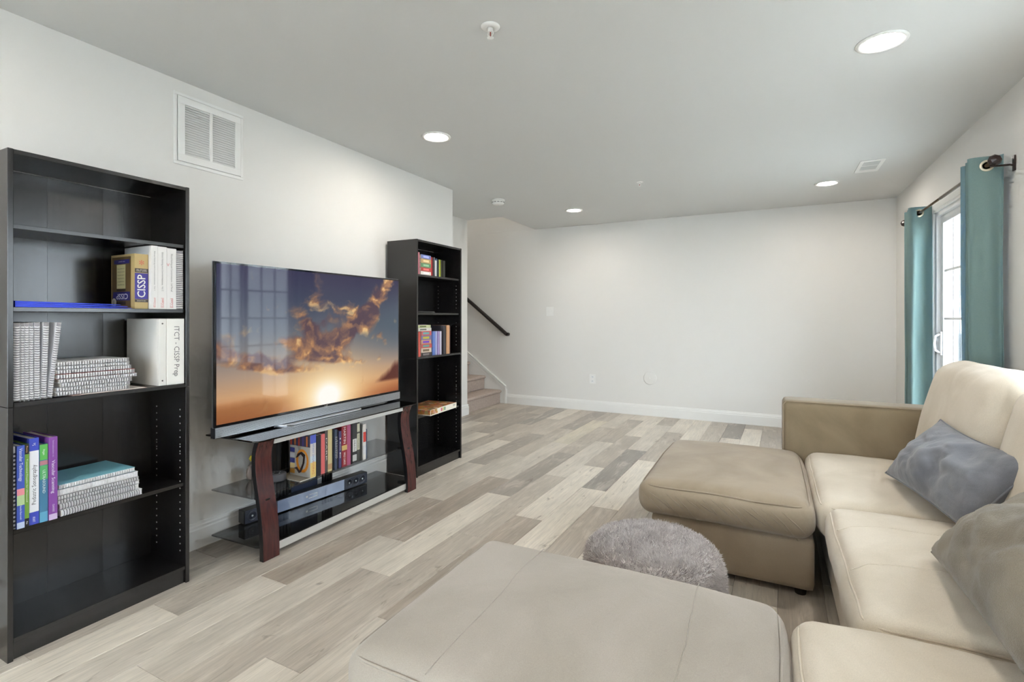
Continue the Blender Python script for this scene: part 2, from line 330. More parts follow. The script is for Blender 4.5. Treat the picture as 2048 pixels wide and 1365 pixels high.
for k in range(-11, 18):
    o0 = offs.get(k, rnd.uniform(0, PLEN)); n0 = math.floor((YR-o0)/PLEN)
    for n in range(n0, n0+10):
        y0, y1 = o0+n*PLEN, o0+(n+1)*PLEN
        poly = [(pbx(k, y0), y0), (pbx(k+1, y0), y0), (pbx(k+1, y1), y1), (pbx(k, y1), y1)]
        far_left = k <= -5 and y1 > YJ
        xmin = XJ-0.06 if far_left else XL
        for fn in (lambda p: p[0]-xmin-0.001, lambda p: XR-0.001-p[0], lambda p: YB-0.001-p[1], lambda p: p[1]-YR-0.001): poly = clip_poly(poly, fn) if poly else poly
        if far_left and poly: poly = clip_poly(poly, lambda p: (p[1]-YJ) if True else 1) if max(p[0] for p in poly) < XL+0.02 else poly
        if not poly or len(poly) < 3: continue
        ar = abs(sum(poly[i-1][0]*poly[i][1]-poly[i][0]*poly[i-1][1] for i in range(len(poly))))/2
        if ar < 0.004: continue
        cx_, cy_ = sum(p[0] for p in poly)/len(poly), sum(p[1] for p in poly)/len(poly)
        inner = [((p[0]-cx_)*(1-0.0022/PW*2)+cx_, (p[1]-cy_)*(1-0.0035/PLEN)+cy_) for p in poly]
        low = [((p[0]-cx_)*(1-0.0006/PW*2)+cx_, (p[1]-cy_)*(1-0.0008/PLEN)+cy_) for p in poly]
        m_ = len(poly); vs_ = [(p[0]-cx_, p[1]-cy_, -0.012) for p in low]+[(p[0]-cx_, p[1]-cy_, -0.0014) for p in low]+[(p[0]-cx_, p[1]-cy_, 0) for p in inner]
        fs = [(i, (i+1) % m_, m_+(i+1) % m_, m_+i) for i in range(m_)]+[(m_+i, m_+(i+1) % m_, 2*m_+(i+1) % m_, 2*m_+i) for i in range(m_)]+[tuple(range(2*m_, 3*m_))]
        p = MB().add(vs_, fs).build('plank', M_PLANK, floor, loc=(cx_, cy_, 0))
        tone = fixed.get((k, round(y1, 3)))
        if tone is None:
            for (kk, yy), tt in fixed.items():
                if kk == k and abs(yy-y1) < 0.03: tone = tt
        if tone is None: tone = rnd.choice('lmmdlbmw')
        r_, g_, b_ = TONE[tone]; j = rnd.uniform(-5, 5); p.color = srgb(r_+j, g_+j, b_+j)
# ceiling with the opening above the stairs
struct(MB().box(XJ-TH, XR+TH, YR-TH, YS, CEIL, CEIL+0.28).box(XO, XR+TH, YS, YB+TH, CEIL, CEIL+0.28).build('ceiling', M_CEIL), 'pale grey painted ceiling with an opening over the stairs')
struct(MB().box(XL-TH, XL, YR-TH, YJ, 0, CEIL).box(XJ, XL-TH, YJ-TH, YJ, 0, CEIL).build('wall_left', M_WALL), 'white painted wall behind the bookcases and television')
struct(MB().box(XJ-TH, XJ, YJ-TH, YS, 0, CEIL).box(XE, XJ-TH, YS-TH, YS, 0, ZT).box(XJ-TH, XO-0.001, YS-TH, YS, CEIL+0.281, ZT).build('wall_stair', M_WALL), 'recessed white wall beside the stairs')
struct(MB().box(XE, XR+TH, YB, YB+TH, -0.012, CEIL-0.001).box(XE, XO, YB, YB+TH, CEIL, ZT).build('wall_back', M_WALL), 'plain pale far wall')
struct(MB().box(XE-TH, XE, YS-TH, YB+TH, 0, ZT).box(XO, XO+TH, YS-TH, YB+TH, CEIL+0.281, ZT).box(XE-TH, XO+TH, YS-TH, YB+TH, ZT, ZT+0.1).build('wall_shaft', M_WALL), 'upper walls enclosing the stairwell')
struct(MB().box(XL-TH, FILL_WIN[0], YR-TH, YR, 0, CEIL).box(FILL_WIN[1], XR+TH, YR-TH, YR, 0, CEIL).box(FILL_WIN[0], FILL_WIN[1], YR-TH, YR, 0, FILL_WIN[2]).box(FILL_WIN[0], FILL_WIN[1], YR-TH, YR, FILL_WIN[3], CEIL).build('wall_rear', M_WALL), 'white wall behind the viewer')
wr = MB(); X2 = XR+0.14
wr.box(XR, X2, YR, WIN[0], 0, CEIL).box(XR, X2, WIN[0], WIN[1], 0, WIN[2]).box(XR, X2, WIN[0], WIN[1], WIN[3], CEIL)
wr.box(XR, X2, WIN[1], DOOR[0], 0, CEIL).box(XR, X2, DOOR[0], DOOR[1], DOOR[2], CEIL).box(XR, X2, DOOR[1], YB, 0, CEIL)
struct(wr.build('wall_right', M_WALL), 'white wall with the sliding glass door')
# baseboards: profile swept along each wall (h = 0.135)
prof = [(0, 0), (0.016, 0), (0.016, 0.098), (0.0125, 0.105), (0.0125, 0.116), (0.008, 0.122), (0.006, 0.134), (0, 0.135)]
def baseboard(name, axis, wall, sgn, a0, a1):
    poly = [(wall+sgn*p, z) for p, z in prof]
    struct(MB().prism(poly, {'x': 'x', 'y': 'y'}[axis], a0, a1).build(name, M_TRIM), 'white moulded baseboard')
baseboard('baseboard_left', 'y', XL, 1, YR, YJ)
baseboard('baseboard_stair', 'y', XJ, 1, YJ, YS)
baseboard('baseboard_back', 'x', YB, -1, -3.345, XR)
baseboard('baseboard_right', 'y', XR, -1, DOOR[1]+0.075, YB-0.016)
baseboard('baseboard_right_near', 'y', XR, -1, YR, DOOR[0]-0.075)
# plinth block that wraps the wall end beside the stairs
struct(MB().box(XJ-0.1, XJ+0.017, YS, YS+0.016, 0, 0.1).box(XJ-0.1, XJ+0.012, YS, YS+0.012, 0.1, 0.13).build('trim_2', M_TRIM, bevel=0.003))
# stairs
stair = struct(empty('staircase', (-3.42, YS, 0)), 'carpeted staircase rising behind the wall'); stair['category'] = 'stairs'
SW = YB-YS-0.022
for i in range(10):
    bm = MB(); x = -0.26*i; z = 0.19*(i+1)
    pr = [(x, 0.19*i), (x, z-0.045), (x+0.022, z-0.035), (x+0.026, z-0.018), (x+0.018, z-0.004), (x-0.005, z), (x-0.262, z), (x-0.262, 0.19*i)]
    bm.prism(pr, 'y', 0.004, SW).build('step', M_CARPET, stair, bevel=0.006)
# skirt board on the far wall, with a moulded cap running up the stairs
slope = 0.19/0.26
sk = MB(); x0, x1 = -3.352, XE
sk.prism([(x0, 0), (x0, 0.215), (x1, 0.215+slope*(x0-x1)), (x1, slope*(x0-x1)-0.4), (x0-0.5, 0)], 'y', YB-0.02, YB)
n_ = Vector((slope, 0, 1)).normalized()
for off, t, w in ((0.0, 0.03, 0.018), (0.024, 0.026, 0.014), (-0.03, 0.024, 0.006)):
    p0 = Vector((x0, 0, 0.215))+n_*off; p1 = Vector((x1, 0, 0.215+slope*(x0-x1)))+n_*off
    sk.prism([(p0.x, p0.z), (p0.x+n_.x*w, p0.z+n_.z*w), (p1.x+n_.x*w, p1.z+n_.z*w), (p1.x, p1.z)], 'y', YB-t, YB)
sk.box(x0-0.001, x0+0.017, YB-0.03, YB, 0, 0.228).box(x0+0.016, x0+0.03, YB-0.024, YB, 0, 0.2)
struct(sk.build('trim_1', M_TRIM), 'white stair skirt board with moulded cap')
# handrail
hr = tag(empty('handrail', (-3.305, YB-0.055, 0.985)), 'dark round wooden handrail fixed to the far wall above the stairs', 'handrail')
d_ = Vector((-0.664, 0, 0.512)).normalized()
MB().tube([Vector((0, 0, 0))+d_*t for t in (0, 0.03, 0.5, 1.5, 2.6)], 0.026, 14).build('rail', M_RAIL, hr, smooth=False)
MB().tube([(0, 0, 0), (0.006, 0.02, -0.004), (0.004, 0.052, -0.004)], 0.025, 12).build('return_end', M_RAIL, hr)
for t in (0.13, 1.1):
    p = d_*t
    MB().tube([p+Vector((0, 0, -0.024)), p+Vector((0, 0.01, -0.05)), p+Vector((0, 0.045, -0.06))], 0.006, 8).lathe([(0.022, 0), (0.022, 0.006), (0.01, 0.01)], 14, (p.x, 0.045, p.z-0.06), 'y').build('bracket', M_SATIN, hr)

# ------------------------------------------------------------------ sliding door
def make_slider():
    root = struct(empty('door_1', (XR, DOOR[0], 0)), 'white sliding glass patio door with grid muntins')
    L_ = DOOR[1]-DOOR[0]; T_ = DOOR[2]
    # casing on the room side
    for y0, y1 in ((-0.07, 0.005), (L_-0.005, L_+0.07)):
        MB().box(-0.016, 0.0, y0, y1, 0, T_+0.07).box(-0.02, -0.016, y0+0.012, y1-0.012, 0, T_+0.06).build('casing', M_TRIM, root, bevel=0.002)
    MB().box(-0.016, 0, 0.005, L_-0.005, T_-0.005, T_+0.07).box(-0.02, -0.016, 0.005, L_-0.005, T_+0.008, T_+0.058).build('casing', M_TRIM, root, bevel=0.002)
    # frame lining
    MB().box(0.0, 0.13, 0.001, 0.035, 0, T_-0.001).build('jamb', M_VINYL, root, bevel=0.003)
    MB().box(0.0, 0.13, L_-0.035, L_-0.001, 0, T_-0.001).build('jamb', M_VINYL, root, bevel=0.003)
    MB().box(0.0, 0.13, 0.035, L_-0.035, T_-0.036, T_-0.001).build('head', M_VINYL, root, bevel=0.003)
    MB().box(0.0, 0.13, 0.035, L_-0.035, 0.0, 0.03).build('sill', M_VINYL, root, bevel=0.003)
    for i, (y0, y1, xo, nc) in enumerate(((0.036, L_-0.72, 0.075, 2), (L_-0.766, L_-0.036, 0.025, 3))):
        p = MB(); z0, z1 = 0.031, T_-0.037; s_ = 0.058; x0, x1 = xo, xo+0.04
        p.box(x0, x1, y0, y0+s_, z0, z1).box(x0, x1, y1-s_, y1, z0, z1).box(x0, x1, y0+s_, y1-s_, z1-s_, z1).box(x0, x1, y0+s_, y1-s_, z0, z0+0.09)
        pan = p.build('sash', M_VINYL, root, bevel=0.003)
        gy0, gy1, gz0, gz1 = y0+s_, y1-s_, z0+0.09, z1-s_
        MB().box(xo+0.018, xo+0.022, gy0, gy1, gz0, gz1).build('pane', M_GLASS, pan)
        for j in range(1, nc):
            yy = gy0+(gy1-gy0)*j/nc; MB().box(xo+0.010, xo+0.017, yy-0.009, yy+0.009, gz0, gz1).build('muntin', M_VINYL, pan)
        for j in range(1, 5):
            zz = gz0+(gz1-gz0)*j/5; MB().box(xo+0.0095, xo+0.0168, gy0, gy1, zz-0.009, zz+0.009).build('muntin', M_VINYL, pan)
        if i == 1:
            h = MB().box(x0-0.012, x0, y1-0.05, y1-0.015, 0.93, 1.11)
            h.tube([(x0-0.012, y1-0.032, 0.95), (x0-0.04, y1-0.032, 0.965), (x0-0.045, y1-0.032, 1.02), (x0-0.04, y1-0.032, 1.075), (x0-0.012, y1-0.032, 1.09)], 0.009, 8)
            h.build('door_handle', M_VINYL, root, bevel=0.003)
    return root
make_slider()
# window above the sofa, right of the frame
w2 = struct(empty('window_1', (XR, WIN[0], WIN[2])), 'white framed window above the sofa back')
wl, wh = WIN[1]-WIN[0], WIN[3]-WIN[2]
fr = MB().box(0.02, 0.1, 0.001, 0.05, 0.001, wh-0.001).box(0.02, 0.1, wl-0.05, wl-0.001, 0.001, wh-0.001).box(0.02, 0.1, 0.05, wl-0.05, 0.001, 0.05).box(0.02, 0.1, 0.05, wl-0.05, wh-0.05, wh-0.001).box(0.03, 0.09, wl/2-0.025, wl/2+0.025, 0.05, wh-0.05)
fr.build('window_frame', M_VINYL, w2); MB().box(0.055, 0.06, 0.05, wl-0.05, 0.05, wh-0.05).build('pane', M_GLASS, w2)
MB().box(-0.018, 0, -0.07, wl+0.07, -0.07, 0).box(-0.018, 0, -0.07, wl+0.07, wh, wh+0.07).box(-0.018, 0, -0.07, 0, 0, wh).box(-0.018, 0, wl, wl+0.07, 0, wh).build('casing', M_TRIM, w2)

w3 = struct(empty('fill_window', (FILL_WIN[0], YR, FILL_WIN[2])), 'wide white framed window added behind the viewer for extra daylight')  # added to light the room from behind, out of view
wl, wh = FILL_WIN[1]-FILL_WIN[0], FILL_WIN[3]-FILL_WIN[2]
fr = MB()
for a in (0.001, wl/3-0.025, 2*wl/3-0.025, wl-0.051): fr.box(a, a+0.05, -0.09, -0.02, 0.001, wh-0.001)
fr.box(0.05, wl-0.05, -0.088, -0.022, 0.001, 0.05).box(0.05, wl-0.05, -0.088, -0.022, wh-0.05, wh-0.001).build('window_frame', M_VINYL, w3)
for k in range(3): MB().box(wl*k/3+0.03, wl*(k+1)/3-0.03, -0.058, -0.053, 0.05, wh-0.05).build('pane', M_GLASS, w3)
MB().box(-0.07, wl+0.07, 0, 0.018, -0.07, 0).box(-0.07, wl+0.07, 0, 0.018, wh, wh+0.07).box(-0.07, 0, 0, 0.018, 0, wh).box(wl, wl+0.07, 0, 0.018, 0, wh).build('casing', M_TRIM, w3)

# ------------------------------------------------------------------ outside: patio, white board fence, meter box
ground = struct(MB().box(XR+0.14, 30, -12, 24, -0.25, -0.06).box(-16, XR+0.14, -16, YR-0.13, -0.25, -0.06).build('ground_outside', mat('patio_concrete', srgb(206, 204, 198), 0.8, var=0.08, vscale=3)), 'pale concrete patio outside the door')
fence = tag(empty('vinyl_fence', (1.32, 7.4, -0.06)), 'tall white vinyl privacy fence seen through the sliding door', 'fence')
for i in range(34):
    MB().box(0.15*i+0.004, 0.15*i+0.146, 0, 0.03, 0.08, 2.6).build('board', M_VINYL, fence, bevel=0.004, seg=1)
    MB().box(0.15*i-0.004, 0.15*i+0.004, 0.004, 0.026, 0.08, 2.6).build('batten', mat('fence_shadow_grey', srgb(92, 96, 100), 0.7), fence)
for z in (0.06, 2.58): MB().box(0, 5.1, -0.02, 0.05, z, z+0.08).build('rail', mat('fence_rail_grey', srgb(104, 108, 112), 0.7), fence)
mb_ = tag(empty('utility_box', (1.72, 7.36, 0.72)), 'small grey utility box on the white fence outside', 'utility box')
MB().box(0, 0.2, -0.07, 0.02, 0, 0.32).build('housing', mat('grey_box', srgb(84, 86, 90), 0.5), mb_, bevel=0.01); MB().box(0.02, 0.18, -0.078, -0.07, 0.05, 0.27).build('lid', mat('grey_lid', srgb(70, 72, 76), 0.5), mb_, bevel=0.003)

# ================================================================== CEILING AND WALL FITTINGS
def emit(name, col, s):
    m = bpy.data.materials.new(name); m.use_nodes = True; nt = m.node_tree; b = nt.nodes['Principled BSDF']
    b.inputs['Base Color'].default_value = (0.9, 0.9, 0.9, 1); b.inputs['Emission Color'].default_value = col; b.inputs['Emission Strength'].default_value = s; return m
M_LAMP = emit('warm_lamp_lens', (1.0, 0.905, 0.80, 1), LAMP_POWER)
def recessed(x, y, label):
    r = tag(empty('recessed_light', (x, y, CEIL)), label, 'ceiling light', 'recessed ceiling lights')
    MB().lathe([(0.098, 0.0), (0.098, -0.004), (0.09, -0.007), (0.078, -0.006), (0.073, -0.001)], 36).build('trim_ring', M_WHITE, r, smooth=True)
    MB().lathe([(0.0, -0.0024), (0.04, -0.0022), (0.071, -0.0014), (0.0725, -0.0004)], 36).build('lens', M_LAMP, r, smooth=True)
for x, y, l in ((0.44, 2.72, 'lit round recessed ceiling light nearest the viewer, above the sofa'), (-2.0, 2.78, 'lit round recessed ceiling light above the television'),
                (0.46, 5.36, 'lit round recessed ceiling light near the ceiling vent'), (-1.98, 5.40, 'lit round recessed ceiling light near the stair opening'),
                (0.44, 0.1, 'lit round recessed ceiling light over the near end of the sofa'), (-2.0, 0.14, 'lit round recessed ceiling light in front of the large bookcase'),
                (0.44, -2.0, 'lit round recessed ceiling light behind the viewer on the window side'), (-2.0, -2.0, 'lit round recessed ceiling light behind the viewer on the bookcase side')):
    recessed(x, y, l)
ul = tag(empty('stairwell_fill_light', (-4.3, (YS+YB)/2, ZT)), 'round light added at the top of the stairwell to brighten it', 'ceiling light')  # added lamp out of view, brightens the stairwell
MB().lathe([(0.17, 0), (0.17, -0.03), (0.15, -0.035)], 32).build('fill_base_ring', M_WHITE, ul, smooth=True); MB().lathe([(0.15, -0.033), (0.12, -0.07), (0.0, -0.085)], 32).build('fill_shade', emit('warm_fill_shade', (1.0, 0.93, 0.84, 1), 85.0), ul, smooth=True)
def sprinkler(x, y, s, label):
    r = tag(empty('fire_sprinkler', (x, y, CEIL)), label, 'sprinkler', 'ceiling sprinklers'); r.scale = (s, s, s)
    MB().lathe([(0.04, 0), (0.04, -0.003), (0.034, -0.007), (0.018, -0.012), (0.012, -0.006)], 28).build('escutcheon', M_WHITE, r, smooth=True)
    MB().lathe([(0.011, -0.002), (0.011, -0.022), (0.007, -0.024)], 16).build('body', M_WHITE, r, smooth=True)
    for sg in (-1, 1): MB().tube([(sg*0.010, 0, -0.02), (sg*0.013, 0, -0.032), (sg*0.007, 0, -0.043), (0, 0, -0.047)], 0.0024, 6).build('frame_arm', M_WHITE, r)
    MB().tube([(0, 0, -0.022), (0, 0, -0.044)], 0.0022, 8).build('glass_bulb', mat('red_bulb', srgb(150, 40, 28), 0.2), r)
    d = MB().lathe([(0.0, -0.047), (0.008, -0.0475), (0.008, -0.049), (0.0, -0.049)], 16)
    for k in range(10):
        a = 2*math.pi*k/10; ca, sa = math.cos(a), math.sin(a)
        d.tube([(0.006*ca, 0.006*sa, -0.048), (0.014*ca, 0.014*sa, -0.0485)], 0.002, 5)
    d.build('deflector', M_WHITE, r)
sprinkler(-1.04, 1.83, 1.0, 'white pendent fire sprinkler on the near part of the ceiling')
sprinkler(-1.04, 4.54, 0.8, 'small white fire sprinkler on the far part of the ceiling')
sd = tag(empty('smoke_detector', (-2.50, 4.56, CEIL)), 'white round smoke detector on the ceiling beside the recessed wall', 'smoke detector')
MB().lathe([(0.07, 0), (0.07, -0.008), (0.062, -0.012)], 32).build('mounting_plate', M_WHITE, sd, smooth=True)
MB().lathe([(0.062, -0.012), (0.064, -0.02), (0.062, -0.04), (0.05, -0.05), (0.0, -0.052)], 32).build('housing', M_WHITE, sd, smooth=True)
for k in range(12):
    a = 2*math.pi*k/12; MB().box(0.0625, 0.0655, -0.011, 0.011, -0.034, -0.028).build('vent_slot', mat('slot_grey', srgb(120, 120, 120), 0.7), sd, rot=(0, 0, a))
cv = tag(empty('ceiling_vent', (0.71, 4.90, CEIL)), 'white rectangular ceiling vent with two louvre banks', 'vent')
MB().box(-0.082, 0.082, -0.18, -0.145, -0.006, 0).box(-0.082, 0.082, 0.10, 0.18, -0.006, 0).box(-0.082, -0.055, -0.145, 0.10, -0.006, 0).box(0.055, 0.082, -0.145, 0.10, -0.006, 0).box(-0.055, 0.055, -0.03, -0.015, -0.006, 0).build('frame', M_WHITE, cv, bevel=0.002)
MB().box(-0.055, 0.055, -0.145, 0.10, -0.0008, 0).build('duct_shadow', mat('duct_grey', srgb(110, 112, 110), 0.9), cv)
for y0, n in ((-0.145, 7), (-0.015, 7)):
    for i in range(n):
        yy = y0+0.115*(i+0.5)/n; MB().prism([(yy-0.006, -0.001), (yy-0.004, -0.001), (yy+0.006, -0.0055), (yy+0.004, -0.0055)], 'x', -0.054, 0.054).build('slat', mat('vent_slat', srgb(200, 202, 200), 0.5), cv)
# return-air grille on the left wall
gv = tag(empty('return_air_grille', (XL, 1.487, 2.004)), 'large white return air grille with two rows of louvres high on the left wall', 'vent')
gw, gh = 0.378, 0.370
MB().box(0, 0.006, 0, gw, 0, 0.016).box(0, 0.006, 0, gw, gh-0.016, gh).box(0, 0.006, 0, 0.016, 0.016, gh-0.016).box(0, 0.006, gw-0.016, gw, 0.016, gh-0.016).build('outer_frame', M_WHITE, gv, bevel=0.002)
ys = ((0.052, 0.181), (0.197, 0.326)); zs = (0.055, gh-0.055)
MB().box(0.003, 0.011, 0.019, gw-0.019, 0.019, zs[0]).box(0.003, 0.011, 0.019, gw-0.019, zs[1], gh-0.019).box(0.003, 0.011, 0.019, ys[0][0], zs[0], zs[1]).box(0.003, 0.011, ys[0][1], ys[1][0], zs[0], zs[1]).box(0.003, 0.011, ys[1][1], gw-0.019, zs[0], zs[1]).build('face_frame', M_WHITE, gv, bevel=0.001)
MB().box(0.0005, 0.0012, 0.02, gw-0.02, 0.02, gh-0.02).build('backing', mat('grille_shadow', srgb(190, 190, 188), 0.9), gv)
NS = 21
for a, b in ys:
    for i in range(NS):
        z = zs[0]+(zs[1]-zs[0])*(i+0.5)/NS; h_ = (zs[1]-zs[0])/NS
        MB().prism([(0.0015, z+h_*0.62), (0.0015, z+h_*0.50), (0.0095, z-h_*0.45), (0.0095, z-h_*0.33)], 'y', a, b).build('louvre', M_WHITE, gv)
# the prism above runs along y with (x, z) pairs
sw = tag(empty('light_switch', (-2.66, YB, 1.30)), 'white light switch plate on the far wall above the stair end', 'switch')
MB().box(-0.055, 0.055, -0.006, 0, -0.062, 0.062).build('plate', M_WHITE, sw, bevel=0.003)
for x in (-0.024, 0.024): MB().box(x-0.008, x+0.008, -0.0085, -0.006, -0.018, 0.018).box(x-0.004, x+0.004, -0.016, -0.008, -0.002, 0.012).build('toggle', M_WHITE, sw, bevel=0.001)
def outlet(loc, rz, label):
    r = tag(empty('wall_outlet', loc, (0, 0, rz)), label, 'outlet')
    MB().box(-0.042, 0.042, -0.006, 0, -0.062, 0.062).build('plate', M_WHITE, r, bevel=0.003)
    for z in (-0.027, 0.027):
        s_ = MB().lathe([(0.018, -0.0085), (0.018, -0.006)], 18, (0, 0, z), 'y').build('socket', M_VINYL, r)
        MB().box(-0.008, -0.005, -0.0092, -0.0086, z-0.005, z+0.006).box(0.005, 0.008, -0.0092, -0.0086, z-0.005, z+0.006).build('slots', M_DARK, s_)
outlet((-2.06, YB, 0.415), 0, 'white electrical outlet on the far wall above the baseboard')
outlet((XR, 5.75, 0.42), -math.pi/2, 'white electrical outlet on the right wall beside the far curtain')
cvp = tag(empty('round_cover_plate', (-1.322, YB, 0.465)), 'flat round cover plate painted like the far wall', 'cover plate')
MB().lathe([(0.0, -0.006), (0.07, -0.006), (0.08, -0.003), (0.082, 0)], 36, axis='y').build('disc', mat('cover_paint', srgb(231, 230, 227), 0.6), cvp, smooth=True)
MB().lathe([(0.0, -0.0075), (0.006, -0.0075), (0.007, -0.006)], 12, axis='y').build('screw', M_WHITE, cvp)

# ================================================================== BOOKCASES
BW, BH, BD = 0.622, 1.816, 0.29
SHELF_TOP = (1.551, 1.255, 0.915, 0.460, 0.078)
def make_bookcase(y0, label):
    r = tag(empty('bookcase', (XF, y0, 0)), label, 'bookcase', 'tall black bookcases')
    t = 0.016; ZM = 0.899
    for ya in (0, BW-t):
        for za, zb in ((0.0, ZM-0.0008), (ZM+0.0008, BH)):
            box('side_panel', M_BOOKCASE, r, -BD, 0, ya, ya+t, za, zb, 0.001, 1)
    box('top_panel', M_BOOKCASE, r, -BD+0.004, -0.001, t, BW-t, BH-t-0.001, BH-0.001, 0.001, 1)
    for i, z in enumerate(SHELF_TOP):
        xf = -0.001 if i == 2 else (-0.012 if i < 4 else -0.004)
        box('shelf', M_BOOKCASE, r, -BD+0.006, xf, t+0.0006, BW-t-0.0006, z-t, z, 0.001, 1)
    box('plinth', M_BOOKCASE, r, -0.03, -0.012, t, BW-t, 0.0, SHELF_TOP[4]-t, 0.001, 1)
    # folded backing board: three leaves that do not lie perfectly flat
    w = (BW-2*t)/3; dx = ((0, 0.005), (0.005, 0.0005), (0.0005, 0.0035))
    for k in range(3):
        ya, yb = t+w*k+0.0004, t+w*(k+1)-0.0004
        MB().prism([(-BD+0.001+dx[k][0], ya), (-BD+0.004+dx[k][0], ya), (-BD+0.004+dx[k][1], yb), (-BD+0.001+dx[k][1], yb)], 'z', 0.01, BH-t-0.002).build('backing_leaf', M_BOOKCASE, r)
    # rows of shelf-pin holes on the inner faces
    for ya, sg in ((t, 1), (BW-t, -1)):
        p = MB()
        for xx in (-0.045, -0.235):
            for za, n in ((0.14, 16), (0.60, 7), (0.98, 7), (1.30, 7)):
                for i in range(n): p.lathe([(0.0034, 0), (0.0026, 0.0008*sg), (0.0, 0.0008*sg)], 6, (xx, ya+0.0002*sg, za+0.032*i), 'y')
        o = p.build('shelf_pin_holes', M_SHELFPIN, r); o['kind'] = 'stuff'
    return r
make_bookcase(0.762, 'tall black bookcase nearest the viewer, holding notebooks, left of the television')
make_bookcase(3.062, 'tall black bookcase farther away, right of the television by the stairs')
bx_big = lambda y: y

# ------------------------------------------------------------------ books
PAGE = mat('page_block', srgb(226, 222, 212), 0.8, bump=0.3, bscale=600, stretch=(0.05, 1, 0.05))
def book(name, label, loc, t, h, d, col, rot=(0, 0, 0), group=None, cat='book', bands=(), spine=None, page=None, hard=0.0025, letters=(), parent_only=False):
    """upright book: spine on +x at loc.x, thickness along +y, height along +z. bands: (z0, z1, colour) printed panels standing on the spine"""
    r = tag(empty(name, loc, rot), label, cat, group)
    cm = flat(*col) if isinstance(col, tuple) else col
    c = MB().box(-d, 0, 0, hard, 0, h).box(-d, 0, t-hard, t, 0, h).box(-hard, 0, hard, t-hard, 0, h).build('cover', cm, r)
    MB().box(-d+0.003, -hard-0.0005, hard+0.0003, t-hard-0.0003, 0.003, h-0.003).build('pages', page or PAGE, r)
    for z0, z1, bc in bands:
        MB().box(-0.0003, 0.0005, 0.0004, t-0.0004, z0*h, z1*h).build('spine_band', flat(*bc), c)
    for s, zc, ln, sz, lc, up in letters:      # text centre (fraction), length (fraction), cap size (fraction of t), colour, reads up?
        xd, yd = ((0, 0, 1), (0, -1, 0)) if up else ((0, 0, -1), (0, 1, 0))
        text(c, s, sz*t, (0.0009, t/2, zc*h), xd, yd, flat(*lc), width=ln*h)
    return r
M_COIL = mat('coil_plastic', srgb(232, 232, 236), 0.35)
M_COILDK = mat('coil_black', srgb(60, 60, 68), 0.35)
_coil_cache = {}
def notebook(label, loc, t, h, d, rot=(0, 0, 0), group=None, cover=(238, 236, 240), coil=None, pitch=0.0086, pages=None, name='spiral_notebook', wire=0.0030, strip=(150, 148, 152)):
    r = tag(empty(name, loc, rot), label, 'notebook', group)
    MB().box(-d, -0.006, 0, 0.001, 0, h).box(-d, -0.006, t-0.001, t, 0, h).build('cover', flat(*cover), r)
    MB().box(-d+0.002, -0.0065, 0.0014, t-0.0014, 0.002, h-0.002).build('pages', pages or PAGE, r)
    MB().box(-0.0064, -0.0052, 0.0006, t-0.0006, 0.003, h-0.003).build('gap_shade_strip', flat(*strip), r)  # added strip; its grey paints the shade between the coil rings
    key = (round(t, 4), round(h, 3), pitch, wire)
    if key not in _coil_cache:
        c = MB(); n = int((h-0.012)/pitch); R = max(t/2+0.0004-wire, 0.002)
        for i in range(n):
            z = 0.008+pitch*i
            pts = [(-0.0052+R*0.8*math.cos(a), t/2+R*math.sin(a), z+0.0015*math.sin(a/2)) for a in [2*math.pi*k/9 for k in range(9)]]
            c.tube(pts, wire, 5, closed=True)
        o = c.build('coil', coil or M_COIL, r, smooth=True); _coil_cache[key] = o.data
    else:
        me = _coil_cache[key]
        o = bpy.data.objects.new('coil', me); COL.objects.link(o); o.parent = r
        if coil: o.data = me.copy(); o.data.materials[0] = coil
    return r
WH = (236, 234, 232)
# --- second shelf of the large bookcase
S2 = SHELF_TOP[1]; XS = XF-0.012
gold = book('thick_book', 'thick gold-brown book with purple title panel beside three white books', (XS-0.018, 1.174, S2+0.0005), 0.052, 0.236, 0.19, (196, 172, 118), cat='book',
     bands=((0.66, 0.735, (74, 66, 58)), (0.175, 0.65, (70, 62, 150)), (0.12, 0.17, (74, 66, 58))))
gc = [c for c in gold.children if c.name.startswith('cover')][0]
text(gc, 'CISSP', 0.044, (0.0011, 0.027, 0.41*0.236), (0, 0, 1), (0, -1, 0), flat(240, 238, 236), width=0.098, bold=0.012)
text(gc, 'ALL-IN-ONE', 0.009, (0.0011, 0.026, 0.71*0.236), (0, 1, 0), (0, 0, 1), flat(214, 206, 190), width=0.04)
text(gc, 'EXAM GUIDE', 0.007, (0.0011, 0.026, 0.685*0.236), (0, 1, 0), (0, 0, 1), flat(214, 206, 190), width=0.04)
text(gc, 'EIGHTH ED.', 0.007, (0.0011, 0.026, 0.145*0.236), (0, 1, 0), (0, 0, 1), flat(214, 206, 190), width=0.034)
text(gc, '*', 0.05, (0.0011, 0.026, 0.80*0.236), (0, 1, 0), (0, 0, 1), flat(214, 96, 84))
def panel(x0, x1, z0, z1, col, dy=0.0006): return MB().box(x0, x1, -dy, 0.0002, z0, z1).build('cover_print', flat(*col), gc)
panel(-0.182, -0.03, 0.004, 0.226, (104, 82, 48)); panel(-0.165, -0.04, 0.196, 0.214, (48, 44, 110), 0.0009); panel(-0.142, -0.072, 0.088, 0.192, (206, 196, 142), 0.0009); panel(-0.172, -0.036, 0.036, 0.074, (48, 44, 116), 0.0009)
panel(-0.15, -0.07, 0.018, 0.032, (52, 46, 42), 0.0009); panel(-0.142, -0.072, 0.078, 0.085, (60, 52, 44), 0.0009)
text(gc, 'CISSP', 0.034, (-0.098, -0.0013, 0.055), (-1, 0, 0), (0, 0, -1), flat(232, 230, 236), width=0.095, bold=0.01)
text(gc, 'Fully Updated', 0.008, (-0.1, -0.0013, 0.205), (-1, 0, 0), (0, 0, -1), flat(220, 214, 226), width=0.05)
